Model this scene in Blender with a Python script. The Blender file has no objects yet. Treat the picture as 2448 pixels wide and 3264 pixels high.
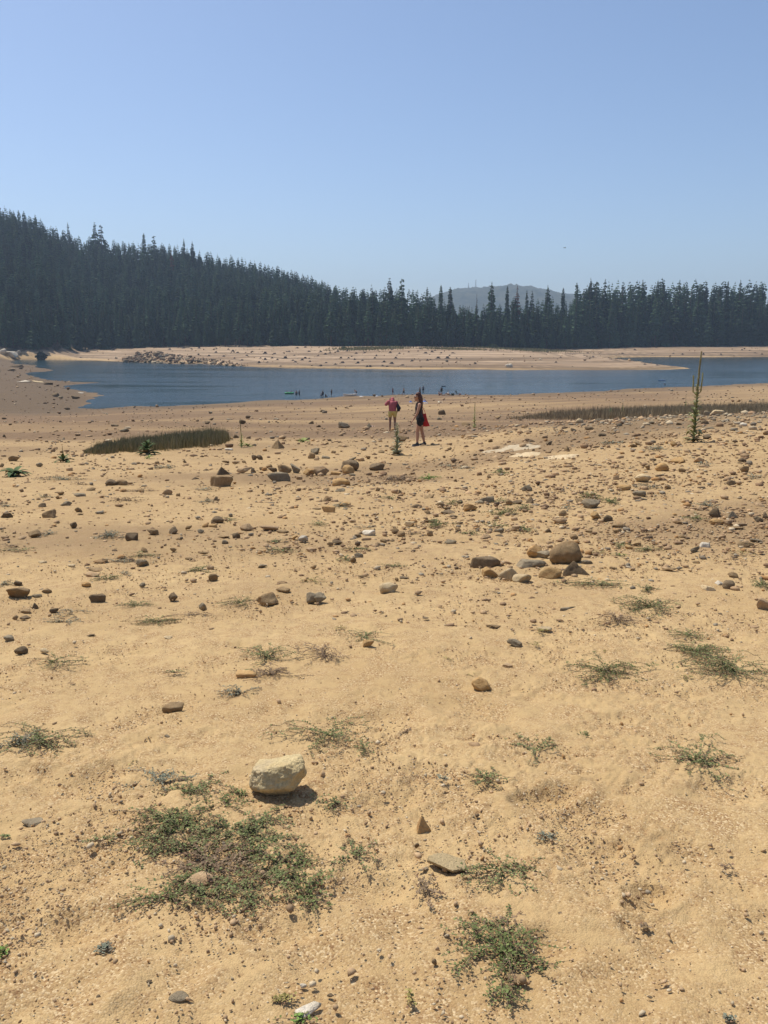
import bpy, bmesh, math, random
import numpy as np
from mathutils import Vector, Matrix
R = math.radians
scene = bpy.context.scene

# ---------------------------------------------------------------- camera, sky, sun, exposure
EYE = 13.3                       # height of the camera above the lake
PITCH = R(11.62)
FPX = 2734.0                     # focal length in photo pixels (2448 x 3264)
cam_data = bpy.data.cameras.new("camera")
cam_data.sensor_fit = 'VERTICAL'
cam_data.sensor_height = 24.0
cam_data.lens = 24.0 * FPX / 3264.0
cam_data.clip_start = 0.05
cam_data.clip_end = 20000
cam = bpy.data.objects.new("camera", cam_data)
scene.collection.objects.link(cam)
cam.location = (0, 0, EYE)
cam.rotation_euler = (math.pi / 2 - PITCH, 0, 0)
scene.camera = cam

SUN_EL, SUN_AZ = R(62), R(-52)   # azimuth from +Y, negative = to the left
world = bpy.data.worlds.new("World")
scene.world = world
world.use_nodes = True
wn = world.node_tree
bg = wn.nodes["Background"]
sky = wn.nodes.new("ShaderNodeTexSky")
sky.sky_type = 'NISHITA'
sky.sun_disc = False
sky.sun_elevation = SUN_EL
sky.sun_rotation = SUN_AZ
sky.altitude = 1500
sky.air_density = 1.0
sky.dust_density = 4.6
sky.ozone_density = 3.4
bg.inputs["Strength"].default_value = 0.138
wn.links.new(sky.outputs[0], bg.inputs["Color"])

sd = bpy.data.lights.new("sun", 'SUN')
sd.energy = 4.5
sd.angle = R(0.5)
sd.color = (1.0, 0.95, 0.86)
sun = bpy.data.objects.new("sun", sd)
scene.collection.objects.link(sun)
sv = Vector((math.sin(SUN_AZ) * math.cos(SUN_EL), math.cos(SUN_AZ) * math.cos(SUN_EL), math.sin(SUN_EL)))
sun.rotation_euler = sv.to_track_quat('Z', 'Y').to_euler()
sun.location = (-60, 40, 120)

scene.view_settings.view_transform = 'Standard'
scene.view_settings.look = 'None'
scene.view_settings.gamma = 1
scene.view_settings.exposure = 0.1
scene.cycles.max_bounces = 6
scene.cycles.diffuse_bounces = 3
scene.cycles.glossy_bounces = 2
scene.cycles.transmission_bounces = 2
scene.cycles.volume_bounces = 0
scene.cycles.caustics_reflective = False
scene.cycles.caustics_refractive = False

# ---------------------------------------------------------------- helpers
rng = np.random.default_rng(11)
random.seed(5)
COL = scene.collection


def hash2(ix, iy, seed):
    h = (ix.astype(np.int64) * 374761393 + iy.astype(np.int64) * 668265263 + seed * 974634221) & 0xFFFFFFFF
    h = ((h ^ (h >> 13)) * 1274126177) & 0xFFFFFFFF
    h = h ^ (h >> 16)
    return (h & 0xFFFF).astype(np.float64) / 65535.0


def vnoise(x, y, seed=0):
    """value noise in -1..1"""
    xf, yf = np.floor(x), np.floor(y)
    fx, fy = x - xf, y - yf
    ux, uy = fx * fx * (3 - 2 * fx), fy * fy * (3 - 2 * fy)
    xi, yi = xf.astype(np.int64), yf.astype(np.int64)
    a, b = hash2(xi, yi, seed), hash2(xi + 1, yi, seed)
    c, d = hash2(xi, yi + 1, seed), hash2(xi + 1, yi + 1, seed)
    return 2 * ((a + (b - a) * ux) * (1 - uy) + (c + (d - c) * ux) * uy) - 1


def fbm(x, y, seed=0, octaves=4, gain=0.5):
    s, a = 0.0, 1.0
    for o in range(octaves):
        ca, sa = math.cos(0.6 + o), math.sin(0.6 + o)
        s = s + a * vnoise((x * ca - y * sa) * 2 ** o + 17.3 * o, (x * sa + y * ca) * 2 ** o - 9.1 * o, seed + o)
        a *= gain
    return s


def vnoise3(p, seed=0):
    pf = np.floor(p)
    f = p - pf
    u = f * f * (3 - 2 * f)
    i = pf.astype(np.int64)
    out = 0
    for dz in (0, 1):
        wz = u[:, 2] if dz else 1 - u[:, 2]
        for dy in (0, 1):
            wy = u[:, 1] if dy else 1 - u[:, 1]
            for dx in (0, 1):
                wx = u[:, 0] if dx else 1 - u[:, 0]
                out = out + wx * wy * wz * hash2(i[:, 0] + dx + 57 * (i[:, 2] + dz), i[:, 1] + dy + 131 * (i[:, 2] + dz), seed)
    return 2 * out - 1


def smooth(a, b, x):
    t = np.clip((x - a) / (b - a), 0, 1)
    return t * t * (3 - 2 * t)


def mesh_data(name, verts, faces, mats=(), shade=False, col=None):
    """verts (n,3), faces a list of (m,k) integer arrays; col = per-vertex rgb"""
    verts = np.asarray(verts, dtype=np.float32)
    faces = [np.asarray(f, dtype=np.int32) for f in faces if len(f)]
    me = bpy.data.meshes.new(name)
    me.vertices.add(len(verts))
    me.vertices.foreach_set("co", verts.ravel())
    loops = np.concatenate([f.ravel() for f in faces])
    tot = np.concatenate([np.full(len(f), f.shape[1], dtype=np.int32) for f in faces])
    start = np.concatenate([[0], np.cumsum(tot)[:-1]]).astype(np.int32)
    me.loops.add(len(loops))
    me.loops.foreach_set("vertex_index", loops)
    me.polygons.add(len(tot))
    me.polygons.foreach_set("loop_start", start)
    me.polygons.foreach_set("loop_total", tot)
    if shade:
        me.polygons.foreach_set("use_smooth", np.ones(len(tot), dtype=bool))
    me.update(calc_edges=True)
    if col is not None:
        at_ = me.attributes.new("Col", 'FLOAT_COLOR', 'POINT')
        c4 = np.ones((len(verts), 4), dtype=np.float32)
        c4[:, :3] = col
        at_.data.foreach_set("color", c4.ravel())
    for m in mats if isinstance(mats, (list, tuple)) else (mats,):
        me.materials.append(m)
    return me


def link(name, data, parent=None, loc=None):
    o = bpy.data.objects.new(name, data)
    COL.objects.link(o)
    if loc is not None:
        o.location = loc
    if parent is not None:
        o.parent = parent
    return o


def tag(o, label=None, cat=None, group=None, kind=None):
    if label:
        o['label'] = label
    if cat:
        o['category'] = cat
    if group:
        o['group'] = group
    if kind:
        o['kind'] = kind
    return o


def nodes_of(name):
    m = bpy.data.materials.new(name)
    m.use_nodes = True
    nt = m.node_tree
    return m, nt, nt.nodes["Principled BSDF"]


def N(nt, t, **kw):
    n = nt.nodes.new(t)
    for k, v in kw.items():
        if hasattr(n, k) and k not in n.inputs:
            setattr(n, k, v)
        else:
            n.inputs[k].default_value = v
    return n


def mixc(nt, a, b, fac, blend='MIX'):
    m = nt.nodes.new("ShaderNodeMix")
    m.data_type = 'RGBA'
    m.blend_type = blend
    for sock, v in ((m.inputs[0], fac), (m.inputs[6], a), (m.inputs[7], b)):
        if hasattr(v, "is_output"):
            nt.links.new(v, sock)
        elif isinstance(v, (int, float)):
            sock.default_value = v
        else:
            sock.default_value = (*v, 1) if len(v) == 3 else v
    return m.outputs[2]


def ramp(nt, src, lo, hi):
    r = nt.nodes.new("ShaderNodeMapRange")
    r.inputs[1].default_value, r.inputs[2].default_value = lo, hi
    nt.links.new(src, r.inputs[0])
    return r.outputs[0]


def noise_tex(nt, scale, detail=4, rough=0.6, coord="Object", vec=None):
    n = nt.nodes.new("ShaderNodeTexNoise")
    n.inputs["Scale"].default_value = scale
    n.inputs["Detail"].default_value = detail
    n.inputs["Roughness"].default_value = rough
    if vec is None:
        tc = nt.nodes.new("ShaderNodeTexCoord")
        vec = tc.outputs[coord]
    nt.links.new(vec, n.inputs["Vector"])
    return n


def plain(name, colour, rough=0.8, scale=30, amount=0.25, spec=0.3):
    """a solid colour broken up by a little noise"""
    m, nt, b = nodes_of(name)
    n = noise_tex(nt, scale)
    dark = tuple(c * (1 - amount) for c in colour)
    lite = tuple(min(1, c * (1 + amount)) for c in colour)
    nt.links.new(mixc(nt, dark, lite, ramp(nt, n.outputs[0], 0.3, 0.7)), b.inputs["Base Color"])
    b.inputs["Roughness"].default_value = rough
    b.inputs["Specular IOR Level"].default_value = spec
    return m


# ---------------------------------------------------------------- terrain: where things stand
CP, SP = math.cos(PITCH), math.sin(PITCH)


def ray(px, py):
    u, v = (px - 1224) / FPX, (py - 1632) / FPX
    return np.array([u, CP - v * SP, -SP - v * CP])


def flat(px, py, z=0.0):
    d = ray(px, py)
    t = (z - EYE) / d[2]
    return d[0] * t, d[1] * t


# the waterline of the lake
SHORE = [('n', [(160, 1312), (246, 1303), (315, 1305), (365, 1301), (418, 1296), (492, 1297), (590, 1292), (713, 1286), (816, 1278), (865, 1275), (940, 1274),
                (1013, 1272), (1062, 1266), (1111, 1261), (1185, 1262), (1259, 1258), (1357, 1257), (1500, 1259), (1632, 1259),
                (1730, 1254), (1927, 1247), (2001, 1239), (2124, 1234), (2247, 1232), (2345, 1225), (2448, 1221), (2700, 1212),
                (3200, 1198), (4200, 1180), (6500, 1165)]),
         ('f', [(6500, 1135), (4200, 1136), (2900, 1137), (2448, 1138), (2250, 1139), (2100, 1138), (1980, 1139), (1942, 1142), (1985, 1148),
                (2025, 1152), (2060, 1158), (2099, 1162), (2140, 1167), (2188, 1175), (2124, 1178), (2010, 1179), (1927, 1180), (1780, 1179), (1632, 1180), (1500, 1178),
                (1308, 1179), (1210, 1177), (1111, 1176), (980, 1174), (816, 1170), (730, 1167), (640, 1161), (560, 1160), (492, 1156), (393, 1154), (300, 1150), (148, 1147),
                (60, 1147)]),
         ('l', [(30, 1149), (64, 1156), (105, 1168), (165, 1180), (135, 1185), (88, 1187), (95, 1198), (150, 1209), (172, 1213), (240, 1217), (315, 1220), (270, 1224), (215, 1229), (192, 1233),
                (230, 1240), (262, 1246), (290, 1254), (307, 1264), (290, 1272), (272, 1279), (262, 1290), (225, 1302)])]
SP_PTS, SP_TAG = [], []
for tg, pts in SHORE:
    for p in pts:
        SP_PTS.append(flat(*p))
        SP_TAG.append(tg)
SP_PTS = np.array(SP_PTS)
FAR = np.array([t == 'f' for t in SP_TAG])


def shore_distance(X, Y):
    """signed distance to the waterline (+ on land) and whether the far shore is the closer one"""
    best = np.full(X.shape, 1e18)
    idx = np.zeros(X.shape, dtype=np.int32)
    inside = np.zeros(X.shape, dtype=bool)
    n = len(SP_PTS)
    for i in range(n):
        ax, ay = SP_PTS[i]
        bx, by = SP_PTS[(i + 1) % n]
        ex, ey = bx - ax, by - ay
        t = np.clip(((X - ax) * ex + (Y - ay) * ey) / (ex * ex + ey * ey + 1e-9), 0, 1)
        d = (X - ax - t * ex) ** 2 + (Y - ay - t * ey) ** 2
        m = d < best
        best[m] = d[m]
        idx[m] = i
        if ay != by:
            c = ((ay > Y) != (by > Y)) & (X < ex * (Y - ay) / ey + ax)
            inside ^= c
    d = np.sqrt(best)
    return np.where(inside, -d, d), FAR[idx]


TREE_PX = [-900, -300, 0, 150, 260, 400, 800, 1224, 1600, 2000, 2448, 2900, 3600]
TREE_D = [497, 497, 498, 502, 540, 552, 540, 528, 560, 625, 640, 650, 660]
TREE_U = [(p - 1224) / FPX * CP for p in TREE_PX]
HILL_PX = [-900, -300, 0, 150, 300, 600, 816, 1000, 1100, 1200, 1500, 2448, 3600]
HILL_H = [114, 100, 80, 71, 62, 54, 41, 25, 14, 6, 3, 4, 4]
HILL_U = [(p - 1224) / FPX * CP for p in HILL_PX]
DROP_Y = np.array([-4000, -60, 0, 8, 28.6, 43, 60, 90, 140])
DROP_Z = np.array([-3, -3.0, 1.55, 2.12, 3.6, 4.66, 5.72, 7.5, 10.3])
_yy = np.linspace(-80, 140, 881)
_zz = np.interp(_yy, DROP_Y, DROP_Z)
_k = np.hanning(31)
_zz = np.convolve(np.pad(_zz, 15, mode='edge'), _k / _k.sum(), mode='valid')


def tree_line(u):
    return np.interp(u, TREE_U, TREE_D)


def ground_base(X, Y, want_zone=False):
    X = np.asarray(X, dtype=np.float64)
    Y = np.asarray(Y, dtype=np.float64)
    z = EYE - np.interp(Y, _yy, _zz)
    Ys = np.maximum(Y, 4.0)
    u = X / Ys
    hump = np.interp(u, [0.03, 0.10, 0.17, 0.30, 0.45, 0.8], [0, 0.18, 0.5, 0.8, 0.98, 1.05])
    z = z + hump * smooth(6, 30, Y) * (1 - smooth(33, 54, Y))
    dist = np.full(X.shape, 130.0)
    far = np.zeros(X.shape, dtype=bool)
    m = Y > 44
    if m.any():
        d, f = shore_distance(X[m], Y[m])
        zn = np.where(d > 0, 0.057 * d, np.maximum(0.05 * d, -3.0))
        zf = np.where(d > 0, 8.3 * (1 - np.exp(-d / 70.0)), np.maximum(0.06 * d, -3.0))
        s = Y[m] - tree_line(u[m])
        hill = np.interp(u[m], HILL_U, HILL_H)
        steep = (1 - smooth(-0.385, -0.345, u[m])) * f
        zf = np.where((d > 0) & (steep > 0), zf * (1 - steep) + steep * (zf + 4.5 * (1 - np.exp(-d / 9.0))), zf)
        zf = zf + hill * smooth(-20, 300, s)
        zz = np.where(f | (s > 0), zf, zn)
        w = smooth(50, 100, Y[m])
        z[m] = z[m] * (1 - w) + zz * w
        dist[m] = d
        far[m] = f
    z = np.where(Y < 0, np.minimum(z, EYE + 2.5), z)
    if want_zone:
        return z, dist, far, u
    return z


def ground_mid(X, Y):
    """relief too coarse to count as grain"""
    r = np.hypot(X, Y)
    g = 0.05 * fbm(X / 4.2, Y / 4.2, 3, 3) * smooth(3, 14, r)
    g = g + 0.10 * fbm(X / 16, Y / 16, 5, 3) * smooth(20, 60, r) * (1 - smooth(120, 200, r) * 0.6)
    g = g + 0.35 * fbm(X / 38, Y / 30, 8, 3) * smooth(330, 420, r)
    return g


def ground_z(X, Y):
    X = np.atleast_1d(np.asarray(X, dtype=np.float64))
    Y = np.atleast_1d(np.asarray(Y, dtype=np.float64))
    return ground_base(X, Y) + ground_mid(X, Y)


def at(px, py, tmax=900.0):
    """the point of the ground that the photo shows at a pixel"""
    d = ray(px, py)
    t = np.geomspace(1.2, tmax, 2600)
    g = ground_z(d[0] * t, d[1] * t)
    hit = np.nonzero(EYE + d[2] * t < g)[0]
    if not len(hit):
        k = len(t) - 1
        return Vector((d[0] * t[k], d[1] * t[k], g[k]))
    k = hit[0]
    if k:
        a0 = EYE + d[2] * t[k - 1] - g[k - 1]
        a1 = g[k] - EYE - d[2] * t[k]
        tt = t[k - 1] + (t[k] - t[k - 1]) * a0 / (a0 + a1 + 1e-12)
    else:
        tt = t[0]
    x, y = d[0] * tt, d[1] * tt
    return Vector((x, y, float(ground_z(x, y)[0])))


def depth_of(p):
    return p[1] * CP + (EYE - p[2]) * SP


# ---------------------------------------------------------------- the ground, one sheet out to the horizon
def build_ground():
    th = np.arange(R(54), math.atan(0.0717 + 1.55 / 45), -1.1 / 858)
    r1 = 1.55 / (np.tan(th) - 0.0717)
    r2 = np.exp(np.arange(math.log(r1[-1] * 1.006), math.log(700), 0.006))
    r3 = np.exp(np.arange(math.log(720), math.log(4500), 0.05))
    r = np.concatenate([[0.15, 0.4, 0.7, 0.95], r1[r1 > 1.05], r2, r3])
    core = np.arange(-0.60, 0.60, 0.00122)
    side = np.linspace(0.605, 2 * math.pi - 0.605, 110)
    phi = np.concatenate([core, side])
    nr, nf = len(r), len(phi)
    RR, PP = np.meshgrid(r, phi, indexing='ij')
    X, Y = (RR * np.sin(PP)).ravel(), (RR * np.cos(PP)).ravel()
    z, dist, far, u = ground_base(X, Y, True)
    z = z + ground_mid(X, Y)
    rr = RR.ravel()
    step = rr * 0.00122
    land = smooth(0.0, 3.0, np.abs(dist))
    for lam, amp, sd_, oc in ((0.75, 0.012, 21, 2), (0.33, 0.009, 22, 2), (0.13, 0.0072, 24, 2), (0.055, 0.0046, 25, 1), (0.026, 0.0028, 26, 1), (0.012, 0.0013, 27, 1)):
        f = smooth(1.6, 4.0, lam / step)
        m = (f > 0) & (Y > 0)
        if m.any():
            n = fbm(X[m] / lam, Y[m] / lam, sd_, oc)
            if lam < 0.1:                    # loose grit lies in patches
                n = np.abs(n) * 2 - 0.6
                n = n * (0.45 + 0.9 * smooth(-0.35, 0.5, fbm(X[m] / 0.6, Y[m] / 0.6, 44, 2)))
            z[m] += amp * n * f[m]
    # footprints and holes in the soft sand
    near = np.nonzero((rr < 11) & (Y > 0))[0]
    xn, yn = X[near], Y[near]
    dz = np.zeros(len(near))
    holes = [(2085, 2862, .085, .05), (1745, 2540, .13, .05), (545, 2258, .10, .02), (95, 2475, .13, .03), (260, 2490, .16, .035), (1190, 2300, .2, .03), (1420, 2480, .18, .03),
             (1150, 2830, .12, .03), (880, 2960, .10, .025), (2330, 2520, .2, .035), (2300, 2750, .2, .03), (310, 2930, .12, .03), (90, 2960, .14, .03), (1900, 2600, .16, .03), (1260, 2540, .14, .03),
             (1960, 2740, .18, .03), (2110, 3000, .10, .02), (1730, 3020, .10, .03), (560, 3120, .1, .02), (1500, 2260, .2, .03)]
    hl = [(*at(a, b)[:2], c, d) for a, b, c, d in holes]
    hr = np.random.default_rng(3)
    for k in range(210):
        y_ = 1.6 + 9 * hr.random() ** 1.4
        hl.append((hr.uniform(-.55, .55) * y_, y_, hr.uniform(.06, .15), hr.uniform(.005, .015)))
    for hx, hy, hw, hd in hl:
        ang = hr.uniform(-0.7, 0.7)
        m = (np.abs(xn - hx) < 3 * hw) & (np.abs(yn - hy) < 3 * hw)
        if not m.any():
            continue
        dx, dy = xn[m] - hx, yn[m] - hy
        a, b = dx * math.cos(ang) - dy * math.sin(ang), dx * math.sin(ang) + dy * math.cos(ang)
        q = (a / hw) ** 2 + (b / (hw * 0.6)) ** 2
        q = q * (1 + 0.55 * vnoise(xn[m] / (hw * .8), yn[m] / (hw * .8), 99))
        dz[m] += -0.95 * hd * np.exp(-q ** 1.6 * 0.9) + 0.16 * hd * np.exp(-((np.sqrt(q) - 1.5) / 0.4) ** 2)
    z[near] += dz
    verts = np.stack([X, Y, z], 1)
    i, j = np.meshgrid(np.arange(nr - 1), np.arange(nf), indexing='ij')
    j2 = (j + 1) % nf
    quads = np.stack([i * nf + j, i * nf + j2, (i + 1) * nf + j2, (i + 1) * nf + j], -1).reshape(-1, 4)[:, ::-1]
    centre = np.array([[0, 0, z[:nf].mean()]])
    k = np.arange(nf)
    fan = np.stack([np.full(nf, len(verts)), k, (k + 1) % nf], 1)[:, ::-1]
    verts = np.concatenate([verts, centre])
    # zones: red = brown silty ground, green = grey stony ground by the water, blue = pale pinkish bank of the far shore
    nz1 = fbm(X / 6, Y / 3.5, 61, 4)
    nz2 = fbm(X / 30, Y / 7, 62, 4)
    brown = smooth(20, 36, Y + 5 * nz1) * (1 - smooth(0.25, 0.5, u) * 0.5) * np.clip(0.9 + 0.5 * nz2, 0.35, 1)
    brown = np.maximum(brown, 0.12 * smooth(7, 14, Y) + 0.55 * smooth(-0.1, 0.8, nz1) * smooth(4, 9, Y))
    brown = np.where(far, 0.75 * smooth(-0.1, 0.9, fbm(X / 70, Y / 9, 64, 4)), brown)
    grey = (1 - smooth(6, 34, dist + 5 * nz1)) * ~far
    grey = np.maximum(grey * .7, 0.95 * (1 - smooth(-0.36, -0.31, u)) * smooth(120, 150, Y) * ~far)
    bandn = fbm(X / 60, dist / 3.0, 63, 3)
    grey = np.where(far, np.clip(0.8 * (1 - smooth(4.0, 120, dist + 12 * nz1)) * (0.45 + 0.9 * bandn) + 0.55 * (1 - smooth(.6, 2.5, dist)), 0, .85), grey)
    grey = np.maximum(grey, 0.5 * smooth(0.10, 0.26, u) * smooth(22, 30, Y + 3 * nz1) * (1 - smooth(34, 40, Y)))
    pink = np.where(far, smooth(2, 10, dist), 0.0)
    s = Y - tree_line(u)
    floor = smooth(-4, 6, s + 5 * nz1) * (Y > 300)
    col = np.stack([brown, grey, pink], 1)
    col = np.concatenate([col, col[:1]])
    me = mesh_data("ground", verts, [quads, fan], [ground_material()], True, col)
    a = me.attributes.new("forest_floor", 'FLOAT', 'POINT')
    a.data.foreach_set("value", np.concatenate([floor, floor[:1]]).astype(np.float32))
    o = link("ground", me)
    tag(o, "pale sandy slope of the dried reservoir bed running down to the water", "ground", kind="structure")


def ground_material():
    m, nt, b = nodes_of("dry_sand")
    tc = nt.nodes.new("ShaderNodeTexCoord").outputs["Object"]
    big = noise_tex(nt, 0.9, 5, 0.6, vec=tc)
    mid = noise_tex(nt, 6.0, 5, 0.65, vec=tc)
    fine = noise_tex(nt, 70.0, 4, 0.7, vec=tc)
    vor = nt.nodes.new("ShaderNodeTexVoronoi")
    vor.inputs["Scale"].default_value = 165
    nt.links.new(tc, vor.inputs["Vector"])
    c = mixc(nt, SAND[0], SAND[1], ramp(nt, big.outputs[0], 0.32, 0.68))
    mot = noise_tex(nt, 17.0, 5, 0.7, vec=tc)
    c = mixc(nt, c, SAND[2], ramp(nt, mid.outputs[0], 0.42, 0.72))
    c = mixc(nt, c, (0.31, 0.19, 0.088), ramp(nt, mot.outputs[0], 0.52, 0.80))
    # single grains: some pale quartz, some rusty
    sep = nt.nodes.new("ShaderNodeSeparateColor")
    nt.links.new(vor.outputs["Color"], sep.inputs[0])
    patch = ramp(nt, mid.outputs[0], 0.38, 0.62)
    mul = nt.nodes.new("ShaderNodeMath")
    mul.operation = 'MULTIPLY'
    nt.links.new(ramp(nt, sep.outputs[0], 0.60, 0.95), mul.inputs[0])
    nt.links.new(patch, mul.inputs[1])
    c = mixc(nt, c, (0.60, 0.455, 0.26), mul.outputs[0])
    mul2 = nt.nodes.new("ShaderNodeMath")
    mul2.operation = 'MULTIPLY'
    nt.links.new(ramp(nt, sep.outputs[1], 0.66, 0.98), mul2.inputs[0])
    nt.links.new(patch, mul2.inputs[1])
    c = mixc(nt, c, (0.22, 0.12, 0.055), mul2.outputs[0])
    c = mixc(nt, c, (0.30, 0.19, 0.10), ramp(nt, fine.outputs[0], 0.55, 0.80))
    att = nt.nodes.new("ShaderNodeAttribute")
    att.attribute_name = "Col"
    z = nt.nodes.new("ShaderNodeSeparateColor")
    nt.links.new(att.outputs["Color"], z.inputs[0])
    tcm = nt.nodes.new("ShaderNodeMapping")
    tcm.inputs["Scale"].default_value = (0.012, 0.03, 1.6)
    nt.links.new(tc, tcm.inputs[0])
    band = noise_tex(nt, 1.0, 5, 0.65, vec=tcm.outputs[0])
    pk = mixc(nt, (0.28, 0.19, 0.115), (0.48, 0.345, 0.22), ramp(nt, band.outputs[0], 0.35, 0.65))
    c = mixc(nt, c, pk, z.outputs[2])
    speck = mixc(nt, (0.15, 0.095, 0.052), (0.235, 0.152, 0.083), ramp(nt, mid.outputs[0], 0.35, 0.65))
    c = mixc(nt, c, speck, z.outputs[0])
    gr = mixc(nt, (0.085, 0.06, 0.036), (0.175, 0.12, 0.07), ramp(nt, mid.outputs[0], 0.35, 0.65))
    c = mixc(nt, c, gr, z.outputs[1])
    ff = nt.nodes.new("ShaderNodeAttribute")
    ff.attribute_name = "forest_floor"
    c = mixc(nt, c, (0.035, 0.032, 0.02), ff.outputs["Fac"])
    nt.links.new(c, b.inputs["Base Color"])
    b.inputs["Roughness"].default_value = 0.95
    b.inputs["Specular IOR Level"].default_value = 0.138
    bump = nt.nodes.new("ShaderNodeBump")
    bump.inputs["Strength"].default_value = 0.55
    bump.inputs["Distance"].default_value = 0.004
    add = nt.nodes.new("ShaderNodeMath")
    add.operation = 'SUBTRACT'
    nt.links.new(fine.outputs[0], add.inputs[0])
    nt.links.new(vor.outputs["Distance"], add.inputs[1])
    nt.links.new(add.outputs[0], bump.inputs["Height"])
    nt.links.new(bump.outputs[0], b.inputs["Normal"])
    return m


SAND = ((0.415, 0.28, 0.13), (0.515, 0.362, 0.176), (0.35, 0.22, 0.098))
build_ground()


# ---------------------------------------------------------------- the lake
def build_water():
    m, nt, b = nodes_of("lake_water")
    b.inputs["Base Color"].default_value = (0.014, 0.036, 0.042, 1)
    b.inputs["Roughness"].default_value = 0.16
    b.inputs["IOR"].default_value = 1.33
    tc = nt.nodes.new("ShaderNodeTexCoord").outputs["Object"]
    mp = nt.nodes.new("ShaderNodeMapping")
    mp.inputs["Scale"].default_value = (0.55, 1.0, 1.0)
    nt.links.new(tc, mp.inputs[0])
    n1 = noise_tex(nt, 0.55, 5, 0.62, vec=mp.outputs[0])
    mp2 = nt.nodes.new("ShaderNodeMapping")
    mp2.inputs["Scale"].default_value = (0.012, 0.05, 1.0)
    nt.links.new(tc, mp2.inputs[0])
    n2 = noise_tex(nt, 1.0, 4, 0.6, vec=mp2.outputs[0])
    bump = nt.nodes.new("ShaderNodeBump")
    bump.inputs["Distance"].default_value = 0.5
    nt.links.new(ramp(nt, n2.outputs[0], 0.35, 0.65), bump.inputs["Strength"])
    nt.links.new(n1.outputs[0], bump.inputs["Height"])
    nt.links.new(bump.outputs[0], b.inputs["Normal"])
    xs, ys = np.linspace(-700, 1300, 41), np.linspace(120, 760, 33)
    XX, YY = np.meshgrid(xs, ys, indexing='ij')
    v = np.stack([XX.ravel(), YY.ravel(), np.zeros(XX.size)], 1)
    i, j = np.meshgrid(np.arange(40), np.arange(32), indexing='ij')
    q = np.stack([i * 33 + j, (i + 1) * 33 + j, (i + 1) * 33 + j + 1, i * 33 + j + 1], -1).reshape(-1, 4)
    tag(link("water", mesh_data("water", v, [q], [m], True)), "wind-rippled blue lake between the two sandy shores", "lake", kind="structure")


build_water()


# ---------------------------------------------------------------- far hill with its masts
def build_far_hill():
    D = 2900.0
    prof_px = [-3000, 300, 800, 1180, 1280, 1372, 1440, 1500, 1560, 1620, 1700, 1800, 1880, 1980, 2150, 2400, 3200, 6000]
    prof_y = [1085, 1085, 1080, 1030, 990, 946, 922, 912, 908, 906, 915, 932, 944, 962, 975, 1010, 1060, 1085]
    xs = np.linspace(-900, 1900, 500)
    ys = np.linspace(-500, 750, 70)
    XX, YY = np.meshgrid(xs, ys, indexing='ij')
    px = 1224 + XX / D * FPX / CP
    top = np.interp(px, prof_px, prof_y)
    k = np.hanning(9)
    ridge = EYE - D * np.tan(np.arctan((top - 1632) / FPX) + PITCH)
    w = np.where(YY < 0, smooth(-520, 0, YY), 1 - smooth(0, 760, YY))
    z = np.maximum(ridge, 0) * w ** 0.8
    z = z + 6 * fbm(XX / 160, YY / 160, 70, 3) * w
    z = z + (5 * np.abs(vnoise(XX / 9, YY / 9, 75)) + 5 * np.maximum(0, fbm(XX / 22, YY / 22, 76, 2))) * w
    v = np.stack([XX.ravel(), YY.ravel() + D, z.ravel() - 4], 1)
    ni, nj = XX.shape
    i, j = np.meshgrid(np.arange(ni - 1), np.arange(nj - 1), indexing='ij')
    q = np.stack([i * nj + j, (i + 1) * nj + j, (i + 1) * nj + j + 1, i * nj + j + 1], -1).reshape(-1, 4)
    m, nt, b = nodes_of("far_woodland")
    n = noise_tex(nt, 0.03, 5, 0.7)
    nt.links.new(mixc(nt, (0.022, 0.034, 0.02), (0.085, 0.085, 0.055), ramp(nt, n.outputs[0], 0.42, 0.66)), b.inputs["Base Color"])
    b.inputs["Roughness"].default_value = 1.0
    tag(link("far_hill", mesh_data("far_hill", v, [q], [m], True)), "blue hazy wooded hill beyond the forest", "hill", kind="structure")

    def hill_z(x, y):
        i_ = int(np.argmin(np.abs(xs - x)))
        j_ = int(np.argmin(np.abs(ys - (y - D))))
        return float(z[i_, j_]) - 4
    steel = plain("galvanised_steel", (0.20, 0.20, 0.21), 0.6, 0.3, 0.1)
    for pxm, hgt, wid, lab in ((1513, 24, 2.2, "tall steel lattice mast on the crest of the far blue hill"),
                               (1490, 14, 1.5, "short thin steel mast beside the tall one on the far hill crest")):
        x = (pxm - 1224) / FPX * D * CP
        z0 = hill_z(x, D) - 1
        caps = []
        for a in range(3):
            ca, sa = math.cos(a * 2.094), math.sin(a * 2.094)
            caps.append(((wid * ca, wid * sa, 0), .4, (wid * .55 * ca, wid * .55 * sa, hgt), .3))
        for kk in range(int(hgt / 2)):
            for a in range(3):
                w0, w1 = wid * (1 - .45 * kk * 2 / hgt), wid * (1 - .45 * (kk * 2 + 2) / hgt)
                p = (w0 * math.cos(a * 2.094), w0 * math.sin(a * 2.094), kk * 2.0)
                q_ = (w1 * math.cos(a * 2.094 + 2.094), w1 * math.sin(a * 2.094 + 2.094), kk * 2 + 2.0)
                caps.append((p, .2, q_, .2))
        caps.append(((0, 0, hgt), .12, (0, 0, hgt + 3), .05))
        o = link("radio_mast", tube_mesh("radio_mast", caps, steel, 5), None, (x, D, z0))
        tag(o, lab, "mast", "masts on the far hill")


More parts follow.
